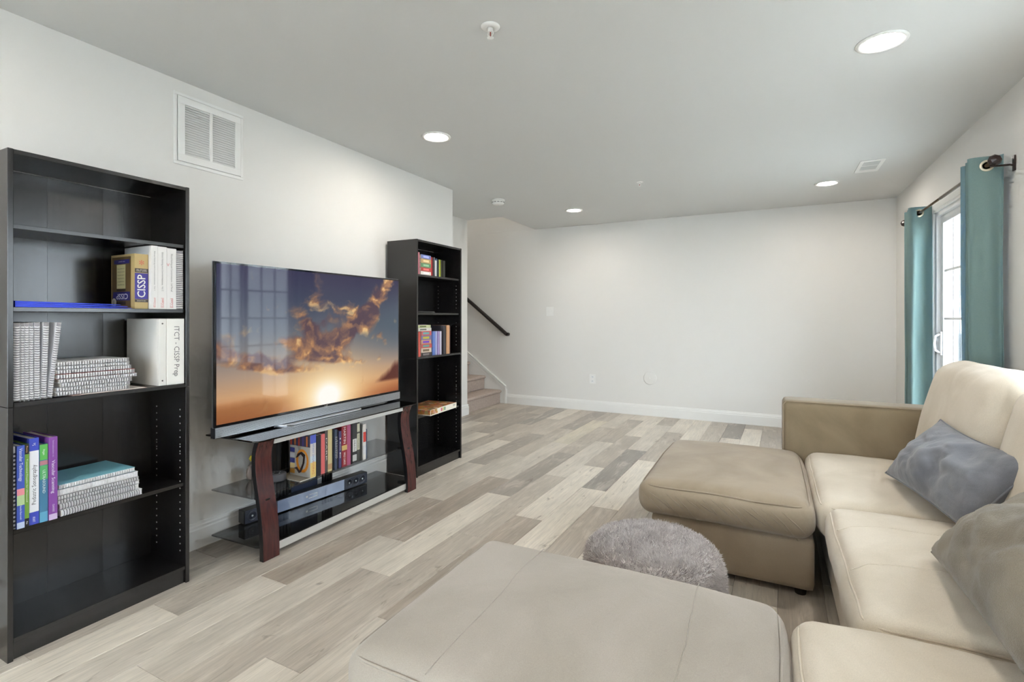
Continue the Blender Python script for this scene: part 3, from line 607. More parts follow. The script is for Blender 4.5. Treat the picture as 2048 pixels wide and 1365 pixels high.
for q in range(6): text(gc, 'complete coverage of the exam', 0.007, (-0.107, -0.0013, 0.104+0.014*q), (-1, 0, 0), (0, 0, -1), flat(70, 62, 44), width=0.056)
MB().lathe([(0.0, -0.0016), (0.018, -0.0016), (0.019, -0.0006)], 24, (-0.165, 0, 0.028), 'y').build('badge', flat(212, 204, 184), gc)
text(gc, '1', 0.03, (-0.165, -0.0021, 0.028), (-1, 0, 0), (0, 0, -1), flat(50, 46, 50))
wt = ('Ethical Hacking and Countermeasures  Vol 1', 'Ethical Hacking and Countermeasures  Vol 2', 'Ethical Hacking and Countermeasures  Lab Manual')
for i, (ya, yb, hh, l) in enumerate(((1.2285, 1.2545, 0.276, 'tall white book directly right of the gold-brown book'), (1.2555, 1.2915, 0.275, 'tall white book, second of the three white ones'), (1.2925, 1.3315, 0.272, 'tall white book, third one, next to the upright spiral notebook'))):
    b = book('textbook', l, (XS+0.002, ya, S2+0.0005), yb-ya, hh, 0.215, WH, group='white textbooks on the second shelf', letters=((wt[i], 0.60, 0.62, 0.30, (120, 116, 116), False), ('EC-Council', 0.10, 0.15, 0.46, (206, 70, 74), True)))
text([c for c in b.children if c.name.startswith('cover')][0], 'v', 0.03, (0.001, 0.004, 0.2), (0, 1, 0), (0, 0, 1), flat(226, 170, 170))
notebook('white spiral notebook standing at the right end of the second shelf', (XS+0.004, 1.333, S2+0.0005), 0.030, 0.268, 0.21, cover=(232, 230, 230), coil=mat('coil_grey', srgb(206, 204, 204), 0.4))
fo = tag(empty('document_folder', (XS+0.004, 0.785, S2+0.0005)), 'flat bright blue plastic folder lying on the second shelf', 'folder')
fm = mat('blue_poly', srgb(62, 84, 224), 0.3)
bm = MB()
for q, (z0, z1, yr) in enumerate(((0.0, 0.006, 0.37), (0.007, 0.013, 0.355), (0.014, 0.018, 0.33))):
    o = MB().add([(-0.23, 0, z0), (0, 0, z0), (0, yr, z0), (-0.23, yr*0.97, z0), (-0.23, 0, z1+0.006), (-0.002, 0, z1+0.004), (-0.002, yr-0.004, z0+0.002), (-0.23, yr*0.97, z0+0.002)], [(0, 3, 2, 1), (4, 5, 6, 7), (0, 1, 5, 4), (1, 2, 6, 5), (2, 3, 7, 6), (3, 0, 4, 7)]).build(('back_flap', 'pocket', 'front_flap')[q], fm, fo, bevel=0.001)
# --- middle shelf
S3 = SHELF_TOP[2]
ups = ((0.7795, 0.021, 0.0, 0.284), (0.8015, 0.0105, 0.0, 0.282), (0.8125, 0.0125, 0.0, 0.283), (0.8255, 0.0125, 0.0, 0.284), (0.8395, 0.0165, 0.0, 0.285), (0.8575, 0.0165, 0.03, 0.285), (0.8765, 0.0145, 0.10, 0.284))
ordn = ('first', 'second', 'third', 'fourth', 'fifth', 'sixth', 'seventh')
for i, (y, t, lean, h) in enumerate(ups):
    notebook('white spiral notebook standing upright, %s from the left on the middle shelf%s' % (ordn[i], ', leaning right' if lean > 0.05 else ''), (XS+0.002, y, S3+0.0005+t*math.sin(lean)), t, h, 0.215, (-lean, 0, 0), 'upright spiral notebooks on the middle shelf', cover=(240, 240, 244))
pos = ('bottom', 'second from bottom', 'third from bottom', 'fourth from bottom', 'fourth from top', 'third from top', 'second from top', 'top')
z = S3+0.003
pp = tag(empty('paper_sheets', (XS+0.006, 0.95, S3+0.0005)), 'thin pinkish paper sheets under the lying notebook stack', 'paper')
MB().box(-0.2, 0, 0, 0.26, 0, 0.0014).build('sheet', flat(228, 196, 190), pp); MB().box(-0.19, 0.003, 0.03, 0.25, 0.0016, 0.0026).build('sheet', flat(236, 226, 222), pp)
z = S3+0.004
for i, (t, ya, yb, xo) in enumerate(((0.0155, 0.901, 1.150, 0.0), (0.0130, 0.900, 1.152, 0.0), (0.0150, 0.915, 1.158, 0.002), (0.0130, 0.910, 1.176, 0.004), (0.0165, 0.900, 1.168, 0.004), (0.0145, 0.902, 1.156, 0.001), (0.0115, 0.902, 1.150, 0.0), (0.0145, 0.901, 1.148, 0.001))):
    # lying: height runs along +y, thickness along +z
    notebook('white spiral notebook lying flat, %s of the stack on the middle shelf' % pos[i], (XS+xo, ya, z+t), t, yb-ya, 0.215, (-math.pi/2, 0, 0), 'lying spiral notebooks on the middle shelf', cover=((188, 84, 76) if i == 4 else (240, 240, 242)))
    z += t+0.0022
# white ring binder
bi = tag(empty('ring_binder', (XS+0.003, 1.2585, S3+0.0005)), 'white ring binder with lettered spine at the right end of the middle shelf', 'binder')
bwm = mat('binder_vinyl', srgb(240, 238, 232), 0.35); BT, BHT, BDP = 0.108, 0.297, 0.262
cb = MB().box(-BDP, -0.012, 0, 0.003, 0, BHT).build('front_cover', bwm, bi, bevel=0.001); MB().box(-BDP, -0.012, BT-0.003, BT, 0, BHT).build('back_cover', bwm, bi, bevel=0.001)
sp = MB().box(-0.009, 0, 0.033, BT, 0, BHT).build('spine', bwm, bi, bevel=0.002); MB().box(-0.012, -0.003, 0, 0.032, 0, BHT).build('hinge', mat('binder_hinge', srgb(228, 226, 220), 0.4), bi, bevel=0.002)
MB().box(-BDP+0.012, -0.02, 0.006, BT-0.006, 0.006, BHT-0.008).build('pages', PAGE, bi)
text(sp, 'ITCT - CISSP Prep', 0.032, (0.0012, 0.073, 0.15), (0, 0, -1), (0, 1, 0), flat(128, 126, 126), width=0.225)
for zz in (0.022, BHT-0.022): MB().lathe([(0.0035, 0), (0.0035, 0.0008), (0, 0.0012)], 10, (-0.003, 0.016, zz), 'x').build('rivet', mat('rivet', srgb(96, 92, 90), 0.4, 0.6), bi)
# --- fourth shelf
S4 = SHELF_TOP[3]; g4 = 'upright textbooks on the fourth shelf'
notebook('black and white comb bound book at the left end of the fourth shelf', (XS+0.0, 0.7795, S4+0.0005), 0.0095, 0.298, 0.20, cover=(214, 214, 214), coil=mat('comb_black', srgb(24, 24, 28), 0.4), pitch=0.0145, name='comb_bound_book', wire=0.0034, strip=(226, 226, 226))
book('textbook', 'blue textbook with white spine lettering, leftmost large one on the fourth shelf', (XS+0.003, 0.7895, S4+0.0005), 0.0215, 0.297, 0.205, (66, 92, 190), group=g4, bands=((0.0, 0.075, (196, 212, 240)), (0.40, 0.48, (236, 150, 160)), (0.28, 0.40, (186, 214, 160))), letters=(('Vascular Technology', 0.77, 0.40, 0.62, (240, 240, 246), False), ('Claudia Rumwell', 0.2, 0.18, 0.34, (220, 226, 240), False)))
book('textbook', 'thin green and black textbook between two blue ones', (XS+0.001, 0.8115, S4+0.0005), 0.0125, 0.298, 0.2, (118, 166, 64), group=g4, bands=((0.88, 1.0, (34, 32, 30)), (0.0, 0.10, (30, 30, 32))), letters=(('Transcranial Doppler for Ultrasound', 0.56, 0.52, 0.5, (236, 240, 226), False), ('Penny', 0.94, 0.08, 0.5, (230, 180, 120), False), ('4e', 0.05, 0.04, 0.6, (230, 230, 230), False)))
b = book('textbook', 'white and blue textbook with tall dark spine lettering', (XS-0.002, 0.8250, S4+0.0005), 0.0275, 0.315, 0.215, (62, 78, 190), group=g4, bands=((0.145, 0.855, (236, 238, 244)),), letters=(('Pediatric Sonography', 0.46, 0.46, 0.62, (70, 74, 84), True), ('LWW', 0.06, 0.06, 0.4, (236, 238, 244), True), ('5e', 0.93, 0.03, 0.5, (236, 238, 244), True)))
book('textbook', 'green and teal textbook beside the purple one', (XS+0.0, 0.8540, S4+0.0005), 0.0235, 0.287, 0.195, (70, 126, 160), group=g4, bands=((0.80, 1.0, (96, 184, 88)), (0.735, 0.79, (190, 130, 140)), (0.55, 0.73, (92, 178, 110)), (0.0, 0.13, (96, 164, 196))), letters=(('ULTRASOUND', 0.52, 0.30, 0.5, (232, 240, 236), False), ('Hagen', 0.9, 0.07, 0.4, (236, 240, 236), False)))
book('textbook', 'tall purple textbook with white lettering next to the notebook pile', (XS+0.004, 0.8790, S4+0.0005), 0.0255, 0.309, 0.215, (136, 76, 164), group=g4, bands=((0.0, 0.07, (206, 186, 222)),), letters=(('Vascular Scanning', 0.52, 0.40, 0.56, (240, 234, 246), False), ('Introduction to', 0.86, 0.2, 0.3, (206, 180, 222), False), ('DAVIES', 0.14, 0.09, 0.35, (226, 214, 236), False)))
z = S4+0.0015
st4 = ((0.0235, 0.915, 1.194, 0.006, (238, 238, 240), M_COILDK, 'bottom'), (0.0205, 0.912, 1.184, 0.002, (232, 232, 234), M_COILDK, 'second from bottom'), (0.0125, 0.908, 1.186, 0.001, (226, 226, 230), M_COILDK, 'third from bottom'), (0.0125, 0.908, 1.184, 0.001, (230, 230, 232), M_COILDK, 'third from top'), (0.0215, 0.906, 1.182, -0.001, (228, 228, 232), M_COIL, 'second from top'))
for i, (t, ya, yb, xo, cc, co, p_) in enumerate(st4):
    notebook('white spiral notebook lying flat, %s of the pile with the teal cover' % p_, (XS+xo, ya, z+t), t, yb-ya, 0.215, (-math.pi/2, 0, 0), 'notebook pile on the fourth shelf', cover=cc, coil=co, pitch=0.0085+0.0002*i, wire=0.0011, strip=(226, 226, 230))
    z += t+0.0024
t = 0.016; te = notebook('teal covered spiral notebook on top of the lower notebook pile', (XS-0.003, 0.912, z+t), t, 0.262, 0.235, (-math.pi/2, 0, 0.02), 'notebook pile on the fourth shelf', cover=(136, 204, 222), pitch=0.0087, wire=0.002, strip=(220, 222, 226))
# --- far bookcase
XS2 = XF-0.016; T1 = SHELF_TOP[0]; gs = 'small books in the far bookcase'
y = 3.0805
def far_books(lst, zb, y, names):
    for (t, h, col, gap, tilt), l in zip(lst, names):
        book('book', l, (XS2+random.uniform(-0.012, 0.004), y+gap, zb+0.0005), t, h, 0.15, col, group=gs, hard=0.0015)
        y += gap+t+0.001
far_books(((0.026, 0.165, (80, 96, 104), 0, 0), (0.022, 0.170, (176, 110, 120), 0, 0)), T1, 3.0805, ('dark blue-grey book at the left end of the far bookcase top shelf', 'pinkish book beside the lying pile on the far bookcase top shelf'))
zz = T1+0.0005
for i, (t, col, l) in enumerate(((0.026, (226, 222, 214), 'white'), (0.030, (178, 62, 58), 'red'), (0.032, (96, 140, 100), 'green'), (0.034, (190, 160, 110), 'tan'), (0.030, (118, 130, 190), 'blue'))):
    bk = book('paperback', '%s paperback lying in the pile on the far bookcase top shelf' % l, (XS2+0.002, 3.131, zz+t), t, 0.128, 0.105, col, (-math.pi/2, 0, 0), group=gs, hard=0.0012, letters=(('NOVEL', 0.5, 0.6, 0.5, (240, 236, 228), True),) if False else ())
    MB().box(-0.0003, 0.0006, 0.25*t, 0.75*t, 0.03, 0.1).build('spine_print', flat(*[min(255, c+60) for c in col]), bk); zz += t+0.0008
far_books(((0.017, 0.148, (170, 40, 40), 0, 0), (0.02, 0.150, (120, 36, 40), 0.002, 0), (0.012, 0.15, (90, 90, 96), 0.004, 0), (0.026, 0.128, (206, 206, 204), 0.001, 0), (0.01, 0.145, (60, 90, 120), 0.002, 0), (0.016, 0.14, (40, 44, 40), 0.001, 0), (0.028, 0.14, (196, 206, 70), 0.001, 0), (0.012, 0.14, (50, 52, 44), 0.001, 0), (0.03, 0.138, (32, 32, 26), 0.02, 0)), T1, 3.2625,
    ('bright red book right of the lying pile, far bookcase top shelf', 'dark red book right of the bright red one, far bookcase top shelf', 'tall thin grey book on the far bookcase top shelf', 'short white book on the far bookcase top shelf', 'thin blue book left of the lime one, far bookcase', 'thin black book touching the lime green one', 'lime green book on the far bookcase top shelf', 'thin olive-black book right of the lime green one', 'thick near-black book at the right of the far bookcase top shelf'))
T2 = SHELF_TOP[1]
tr = tag(empty('flat_black_case', (XF-0.02, 3.085, T2+0.0005)), 'thin black case lying on the second shelf of the far bookcase', 'case')
MB().box(-0.2, 0, 0, 0.24, 0, 0.006).build('base', M_BLACKPL, tr, bevel=0.002); MB().box(-0.2, -0.002, 0.002, 0.235, 0.0065, 0.011).build('lid', mat('case_lid', srgb(70, 68, 66), 0.4), tr, bevel=0.002)
T3 = SHELF_TOP[2]
far_books(((0.03, 0.195, (216, 208, 176), 0, 0), (0.022, 0.192, (214, 96, 84), 0.001, 0)), T3, 3.0805, ('cream book at the left end of the far bookcase third shelf', 'coral spined book beside the lying pile, far bookcase third shelf'))
zz = T3+0.0005
for i, (t, col, l, y0_, h_) in enumerate(((0.028, (60, 52, 50), 'black', 3.136, 0.135), (0.034, (206, 190, 170), 'beige', 3.136, 0.13), (0.032, (190, 84, 76), 'red', 3.136, 0.135), (0.03, (196, 150, 120), 'tan', 3.136, 0.128), (0.034, (120, 110, 150), 'mauve', 3.136, 0.132), (0.034, (196, 92, 92), 'rose', 3.136, 0.13), (0.024, (206, 204, 196), 'pale grey', 3.10, 0.165), (0.022, (190, 196, 150), 'pale green', 3.096, 0.16))):
    bk = book('paperback', '%s paperback lying in the tall pile on the far bookcase third shelf' % l, (XS2+0.002, y0_, zz+t), t, h_, 0.11, col, (-math.pi/2, 0, 0), group=gs, hard=0.0012)
    MB().box(-0.0003, 0.0006, 0.25*t, 0.75*t, 0.02, 0.1).build('spine_print', flat(*[min(255, c+70) if c < 150 else c-90 for c in col]), bk); zz += t+0.0008
far_books(((0.026, 0.19, (96, 124, 190), 0, 0), (0.022, 0.191, (126, 146, 206), 0.001, 0), (0.02, 0.191, (170, 176, 210), 0.001, 0), (0.022, 0.191, (160, 140, 186), 0.001, 0), (0.02, 0.19, (190, 184, 200), 0.001, 0)), T3, 3.284,
    ('cornflower blue book, first upright after the lying pile', 'light blue book, second upright after the lying pile', 'pale lilac book, third upright after the lying pile', 'mauve book, fourth upright after the lying pile', 'pale grey-lilac book, last of the upright blue set'))
far_books(((0.028, 0.237, (60, 58, 64), 0.0, 0), (0.012, 0.236, (34, 30, 36), 0.001, 0), (0.036, 0.238, (206, 156, 116), 0.001, 0), (0.02, 0.23, (66, 24, 26), 0.012, 0)), T3, 3.437,
    ('tall charcoal book near the right of the far bookcase third shelf', 'thin black book beside the orange-tan one', 'tall orange-tan book on the far bookcase third shelf', 'dark maroon book at the right of the far bookcase third shelf'))
book('book', 'purple book set back behind the upright blue books', (XS2-0.14, 3.30, T3+0.0005), 0.09, 0.245, 0.11, (84, 44, 104), group=gs)
# puzzle box
M_PUZ, nt, pb = new_mat('puzzle_print')
tc = N(nt, 'ShaderNodeTexCoord'); vo = N(nt, 'ShaderNodeTexVoronoi'); vo.inputs['Scale'].default_value = 38; nt.links.new(tc.outputs['Object'], vo.inputs[0])
rp = N(nt, 'ShaderNodeValToRGB'); els = rp.color_ramp.elements; els[0].color = srgb(150, 96, 40); els[1].color = srgb(228, 214, 186)
for p_, c_ in ((0.25, srgb(204, 140, 60)), (0.5, srgb(92, 112, 76)), (0.75, srgb(176, 60, 44))): e = els.new(p_); e.color = c_
sp_ = N(nt, 'ShaderNodeSeparateColor'); nt.links.new(vo.outputs['Color'], sp_.inputs[0]); nt.links.new(sp_.outputs[0], rp.inputs[0]); nt.links.new(rp.outputs[0], pb.inputs['Base Color'])
pz = tag(empty('puzzle_box', (-2.318, 3.150, SHELF_TOP[3]+0.0005), (0, 0, 0.075)), 'flat colourful puzzle box sticking out of the far bookcase', 'box')
MB().box(-0.27, 0, 0, 0.40, 0, 0.038).build('box_body', flat(232, 226, 214), pz)
lid = MB().box(-0.272, 0.002, -0.002, 0.402, 0.006, 0.044).build('lid', flat(236, 230, 216), pz, bevel=0.001)
MB().box(-0.268, -0.002, 0.002, 0.398, 0.044, 0.0446).build('picture', M_PUZ, lid); MB().box(0.002, 0.0026, 0.0, 0.1, 0.008, 0.043).build('picture', M_PUZ, lid); MB().box(-0.268, -0.002, -0.0026, -0.002, 0.008, 0.043).build('picture', M_PUZ, lid)
for k, (ya, c_) in enumerate(((0.15, (206, 90, 120)), (0.175, (200, 196, 120)), (0.2, (120, 160, 130)))): MB().box(0.002, 0.0026, ya, ya+0.02, 0.012, 0.038).build('badge', flat(*c_), lid)
text(lid, '1000', 0.02, (0.0032, 0.36, 0.028), (0, 1, 0), (0, 0, 1), flat(120, 116, 110))

# ================================================================== TELEVISION STAND
ts = tag(empty('tv_stand', (-2.235, 1.658, 0)), 'three tier black glass television stand with curved cherry wood legs', 'tv stand')
# S-curved legs, profile of the front face in (x, z)
pro = [(0.000, 0.0), (-0.001, 0.07), (-0.006, 0.145), (-0.016, 0.22), (-0.031, 0.295), (-0.047, 0.37), (-0.059, 0.44), (-0.063, 0.50), (-0.056, 0.545), (-0.040, 0.585), (-0.033, 0.597)]
def smooth_profile(p, n=40):
    out = []
    for i in range(n+1):
        t = i/n*(len(p)-1); k = min(int(t), len(p)-2); f = t-k; P = [p[max(0, min(len(p)-1, k+j))] for j in (-1, 0, 1, 2)]
        out.append(tuple(0.5*((2*P[1][a])+(-P[0][a]+P[2][a])*f+(2*P[0][a]-5*P[1][a]+4*P[2][a]-P[3][a])*f*f+(-P[0][a]+3*P[1][a]-3*P[2][a]+P[3][a])*f**3) for a in (0, 1)))
    return out
sp2 = smooth_profile(pro)
for ya in (0.0, 1.118):
    n = len(sp2); th = 0.03; v = []; f = []
    for x, z in sp2: v += [(x, ya, z), (x, ya+0.092, z), (x-th, ya+0.092, z), (x-th, ya, z)]
    for i in range(n-1):
        for k in range(4): f.append((4*i+k, 4*i+(k+1) % 4, 4*i+4+(k+1) % 4, 4*i+4+k))
    f += [(3, 2, 1, 0), (4*n-4, 4*n-3, 4*n-2, 4*n-1)]
    lg = MB().add(v, f).build('leg', M_CHERRY, ts, smooth=False, bevel=0.0015, seg=1)
    v2 = []
    for x, z in sp2: v2 += [(x-0.002, ya-0.001, z), (x-0.002, ya+0.0, z), (x-th+0.001, ya+0.0, z), (x-th+0.001, ya-0.001, z)]
    MB().add(v2, f).build('edge_band', M_BLACKPL, lg)
def shelf_glass(nm, z, xf, m, y0=-0.05, y1=1.26, t=0.008):
    poly = [(-0.39, y0), (xf-0.03, y0+0.012), (xf-0.004, y0+0.03), (xf, y0+0.06), (xf, y1-0.06), (xf-0.004, y1-0.03), (xf-0.03, y1-0.012), (-0.39, y1)]
    return MB().prism(poly, 'z', z, z+t).build(nm, m, ts, bevel=0.0015, seg=1)
shelf_glass('top_glass', 0.598, -0.005, M_TOPGLASS)
shelf_glass('middle_glass', 0.302, -0.052, M_SMOKE, -0.02, 1.23)
shelf_glass('bottom_glass', 0.062, -0.018, M_SMOKE2, -0.02, 1.23)
# silver rails and rear supports
MB().box(-0.055, -0.045, 0.092, 1.118, 0.565, 0.597).build('rail', M_SATIN, ts, bevel=0.001); MB().box(-0.03, -0.018, 0.092, 1.118, 0.022, 0.0615).build('rail', M_SATIN, ts, bevel=0.001)
for ya in (0.36, 0.70):
    for q in range(4): MB().tube([(-0.36, ya+0.022*q, 0.0), (-0.36, ya+0.022*q, 0.061)], 0.009, 10).tube([(-0.36, ya+0.022*q, 0.0705), (-0.36, ya+0.022*q, 0.3015)], 0.009, 10).tube([(-0.36, ya+0.022*q, 0.3105), (-0.36, ya+0.022*q, 0.5975)], 0.009, 10).build('rear_tube', M_BLACKPL, ts, smooth=True)
for ya in (0.046, 1.164):
    for z_ in (0.30, 0.056): MB().box(-0.12, -0.03, ya-0.012, ya+0.012, z_-0.018, z_-0.0005+0.0).build('shelf_bracket', M_BLACKPL, ts)
# ------------------------------------------------------------------ television
tv = tag(empty('television', (-2.45, 1.542, 0.6065)), 'large flat television showing a sunset sky on the glass stand', 'television')
TW, TZ0, TZ1 = 1.40, 0.066, 0.892
MB().box(-0.010, 0.0, 0, TW, TZ0-0.004, TZ1).build('bezel', M_GLOSSBLK, tv, bevel=0.0015)
MB().box(-0.0125, -0.0101, -0.002, TW+0.002, TZ0-0.006, TZ1+0.002).build('rim', M_SILVER, tv)
MB().box(-0.05, -0.013, 0.2, TW-0.2, 0.10, 0.5).build('rear_housing', M_BLACKPL, tv, bevel=0.01)
# the picture: a sunset sky, held as colours on the screen's own grid
def fbm(x, y, s, o=5, seed=0):
    v = 0; a = 0.5
    for i in range(o):
        v += a*mnoise.noise(Vector((x*s, y*s, seed+i*3.7))); s *= 2.03; a *= 0.52
    return v
NXS, NYS = 260, 150
sy0, sy1, sz0, sz1 = 0.012, TW-0.012, TZ0+0.008, TZ1-0.01
def g(u, v, cu, cv_, su, sv, ang=0.0):
    ca, sa = math.cos(ang), math.sin(ang); du, dv = (u-cu)*1.75, v-cv_
    a, b = du*ca+dv*sa, -du*sa+dv*ca
    return math.exp(-(a/su)**2-(b/sv)**2)
def lerp(a, b, t): t = max(0, min(1, t)); return tuple(a[i]+(b[i]-a[i])*t for i in range(3))
def picture(u, v):
    # clear sky gradient
    stops = ((0.0, (170, 98, 58)), (0.07, (196, 132, 84)), (0.16, (196, 152, 112)), (0.28, (166, 142, 124)), (0.42, (126, 122, 122)), (0.58, (92, 98, 110)), (0.80, (66, 70, 90)), (1.0, (56, 54, 80)))
    for i in range(len(stops)-1):
        if v <= stops[i+1][0]: c = lerp(stops[i][1], stops[i+1][1], (v-stops[i][0])/(stops[i+1][0]-stops[i][0])); break
    else: c = stops[-1][1]
    c = lerp(c, (78, 92, 104), 0.8*max(0, min(1, (u-0.62)*3))*max(0, min(1, (v-0.25)*3))*max(0, min(1, (0.9-v)*4)))
    gl = g(u, v, 0.53, 0.06, 0.50, 0.30); c = lerp(c, (252, 214, 156), 0.75*gl)
    # clouds: torn masses along a rising diagonal, thin shreds at the left
    x = u*1.75; wx, wy = x+0.22*fbm(x, v, 4, 5, 11), v+0.14*fbm(x, v, 4, 5, 23)
    n1 = fbm(wx*0.8, wy*1.7, 4.2, 7, 2); n2 = fbm(wx, wy, 9, 5, 47)
    d = 0.95*g(u, v, 0.84, 0.82, 0.30, 0.085, 0.80)+0.85*g(u, v, 0.71, 0.62, 0.26, 0.085, 0.55)+0.8*g(u, v, 0.56, 0.68, 0.22, 0.10, 0.1)+0.9*g(u, v, 0.55, 0.50, 0.26, 0.06, 0.35)
    d += 0.75*g(u, v, 0.40, 0.62, 0.20, 0.08, -0.7)+0.8*g(u, v, 0.42, 0.44, 0.30, 0.07, -0.15)+0.85*g(u, v, 0.13, 0.40, 0.45, 0.055, -0.18)+0.8*g(u, v, 0.52, 0.345, 0.34, 0.035, -0.12)+0.75*g(u, v, 0.22, 0.315, 0.4, 0.03, -0.12)
    d += 0.45*g(u, v, 0.08, 0.55, 0.2, 0.05, 0.2)+0.55*g(u, v, 0.98, 0.62, 0.05, 0.06)+0.5*g(u, v, 0.86, 0.34, 0.07, 0.035, 0.9)+0.42*g(u, v, 0.89, 0.46, 0.035, 0.05, 0.9)+0.4*g(u, v, 0.66, 0.26, 0.06, 0.015)+0.4*g(u, v, 0.86, 0.52, 0.05, 0.03, 0.3)
    dens = d*0.88+n1*1.0+n2*0.25-0.29
    k = max(0, min(1, dens*2.8))
    below = d*0.88+fbm(wx*0.8, (wy-0.035)*1.7, 4.2, 7, 2)*1.0-0.29
    lit = max(0, min(1, 0.42+1.9*(dens-below)-0.5*(dens-0.2)+0.9*n2+0.30*gl))
    cc = lerp((88, 68, 78), (222, 158, 96), lit)
    if lit > 0.75: cc = lerp(cc, (246, 206, 140), (lit-0.75)*3)
    cc = lerp(cc, (120, 86, 74), 0.35*max(0, 1-u*1.6))
    c = lerp(c, cc, k*0.9)
    # low dark bank at the right, dim vapour at the lower left
    e = 0.10+0.95*max(0, u-0.80)+0.06*fbm(u, 0, 14, 4, 5)
    if u > 0.78: c = lerp(c, (92, 50, 42), max(0, min(1, (e-v)*16))*max(0, min(1, (v-0.095)*40))*max(0, min(1, (u-0.78)*14)))
    if v < 0.14: c = lerp(c, (146, 82, 52), max(0, min(1, (abs(u-0.52)-0.15)*2.6))*(1-v/0.14)*0.9)
    e2 = 0.13+0.05*fbm(u, 1, 10, 4, 9)
    c = lerp(c, (146, 96, 58), 0.6*max(0, min(1, (e2-v)*20))*max(0, min(1, (0.36-u)*7)))
    s = g(u, v, 0.52, 0.06, 0.27, 0.17); c = lerp(c, (255, 232, 180), min(1, s*1.0)); s = g(u, v, 0.52, 0.06, 0.13, 0.10); c = lerp(c, (255, 252, 244), min(1, s*1.6))
    return c
me = bpy.data.meshes.new('screen'); vv = []; ff = []
for j in range(NYS+1):
    for i in range(NXS+1): vv.append((0.0006, sy0+(sy1-sy0)*i/NXS, sz0+(sz1-sz0)*j/NYS))
for j in range(NYS):
    for i in range(NXS): a = j*(NXS+1)+i; ff.append((a, a+1, a+NXS+2, a+NXS+1))
me.from_pydata(vv, [], ff); ca_ = me.color_attributes.new('picture', 'FLOAT_COLOR', 'POINT'); buf = np.empty((len(vv), 4), dtype=np.float32)
for q in range(len(vv)):
    i, j = q % (NXS+1), q//(NXS+1); buf[q] = srgb(*picture(i/NXS, j/NYS))
ca_.data.foreach_set('color', buf.ravel())
MS, nt, b = new_mat('lit_screen'); at_ = N(nt, 'ShaderNodeAttribute'); at_.attribute_name = 'picture'
b.inputs['Base Color'].default_value = (0.005, 0.005, 0.006, 1); b.inputs['Roughness'].default_value = 0.04; b.inputs['Specular IOR Level'].default_value = 0.22
nt.links.new(at_.outputs['Color'], b.inputs['Emission Color']); b.inputs['Emission Strength'].default_value = 1.0
MS.cycles.emission_sampling = 'NONE'; me.materials.append(MS); so = bpy.data.objects.new('screen', me); COL.objects.link(so); so.parent = tv
# speaker bar of fine horizontal slats under the picture, and the flat foot
sbm = MB().box(-0.03, 0.004, 0.002, TW-0.002, 0.008, TZ0-0.006).build('speaker_bar', mat('speaker_grey', srgb(70, 72, 78), 0.4, 0.5), tv)
sl = MB()
for q in range(9): z_ = 0.0115+q*0.0056; sl.box(0.004, 0.0085, 0.003, TW-0.003, z_, z_+0.0036)
sl.build('grille_slats', M_SILVER, sbm)
MB().prism([(-0.03, 0.36), (0.03, 0.40), (0.05, 0.43), (0.05, 0.95), (0.03, 0.98), (-0.03, 1.02)], 'z', 0.0004, 0.0065).build('foot', M_SILVER, tv, bevel=0.001)
MB().box(-0.028, -0.008, 0.40, 0.98, 0.0065, 0.008).build('foot_spacer', M_BLACKPL, tv)
text(tv, 'LG', 0.02, (0.0092, 0.70, 0.0625), (0, 1, 0), (0, 0, 1), M_WHITE)
# ------------------------------------------------------------------ soundbar on the lowest shelf
sa = math.atan2(0.09, 0.85)
sb = tag(empty('soundbar', (-2.575, 1.79, 0.0708), (0, 0, -sa)), 'long glossy dark soundbar with exposed round drivers on the lowest glass shelf', 'soundbar')
MB().box(-0.06, 0, 0, 0.86, 0.004, 0.078).build('cabinet', M_BLACKPL, sb, bevel=0.004)
MB().box(0.0, 0.003, 0.195, 0.665, 0.006, 0.076).build('front_panel', mat('blue_reflection_gloss', srgb(128, 140, 168), 0.15, coat=0.8), sb, bevel=0.001)  # pale blue-grey puts the panel's reflection into its colour
for y0_, y1_ in ((0.004, 0.194), (0.666, 0.856)): MB().box(0, 0.002, y0_, y1_, 0.006, 0.076).build('driver_plate', mat('driver_plate', srgb(44, 48, 62), 0.3), sb)
for yc in (0.045, 0.10, 0.155, 0.705, 0.76, 0.815):
    d_o = MB().lathe([(0.027, 0.002), (0.027, 0.0045), (0.023, 0.0045), (0.02, 0.0015), (0.008, -0.0005), (0.007, 0.003), (0.0, 0.0045)], 22, (0, yc, 0.041), 'x').build('driver_cone', mat('driver_grey', srgb(78, 82, 92), 0.3, 0.4), sb, smooth=True)
    MB().lathe([(0.006, 0.003), (0.004, 0.0055), (0, 0.006)], 12, (0, yc, 0.041), 'x').build('dust_cap', M_SILVER, d_o, smooth=True)
MB().box(0.003, 0.0036, 0.40, 0.46, 0.05, 0.053).box(0.003, 0.0036, 0.40, 0.46, 0.030, 0.033).box(0.003, 0.0036, 0.457, 0.46, 0.030, 0.053).box(0.003, 0.0036, 0.38, 0.392, 0.038, 0.05).build('badge', M_SATIN, sb)
MB().box(-0.372, -0.366, 0.46, 0.66, 0.0706, 0.3015).build('rear_panel', mat('blue_reflection_black', srgb(50, 58, 78), 0.12, coat=0.6), ts, bevel=0.001)  # blue in this colour stands for reflected daylight on a black panel
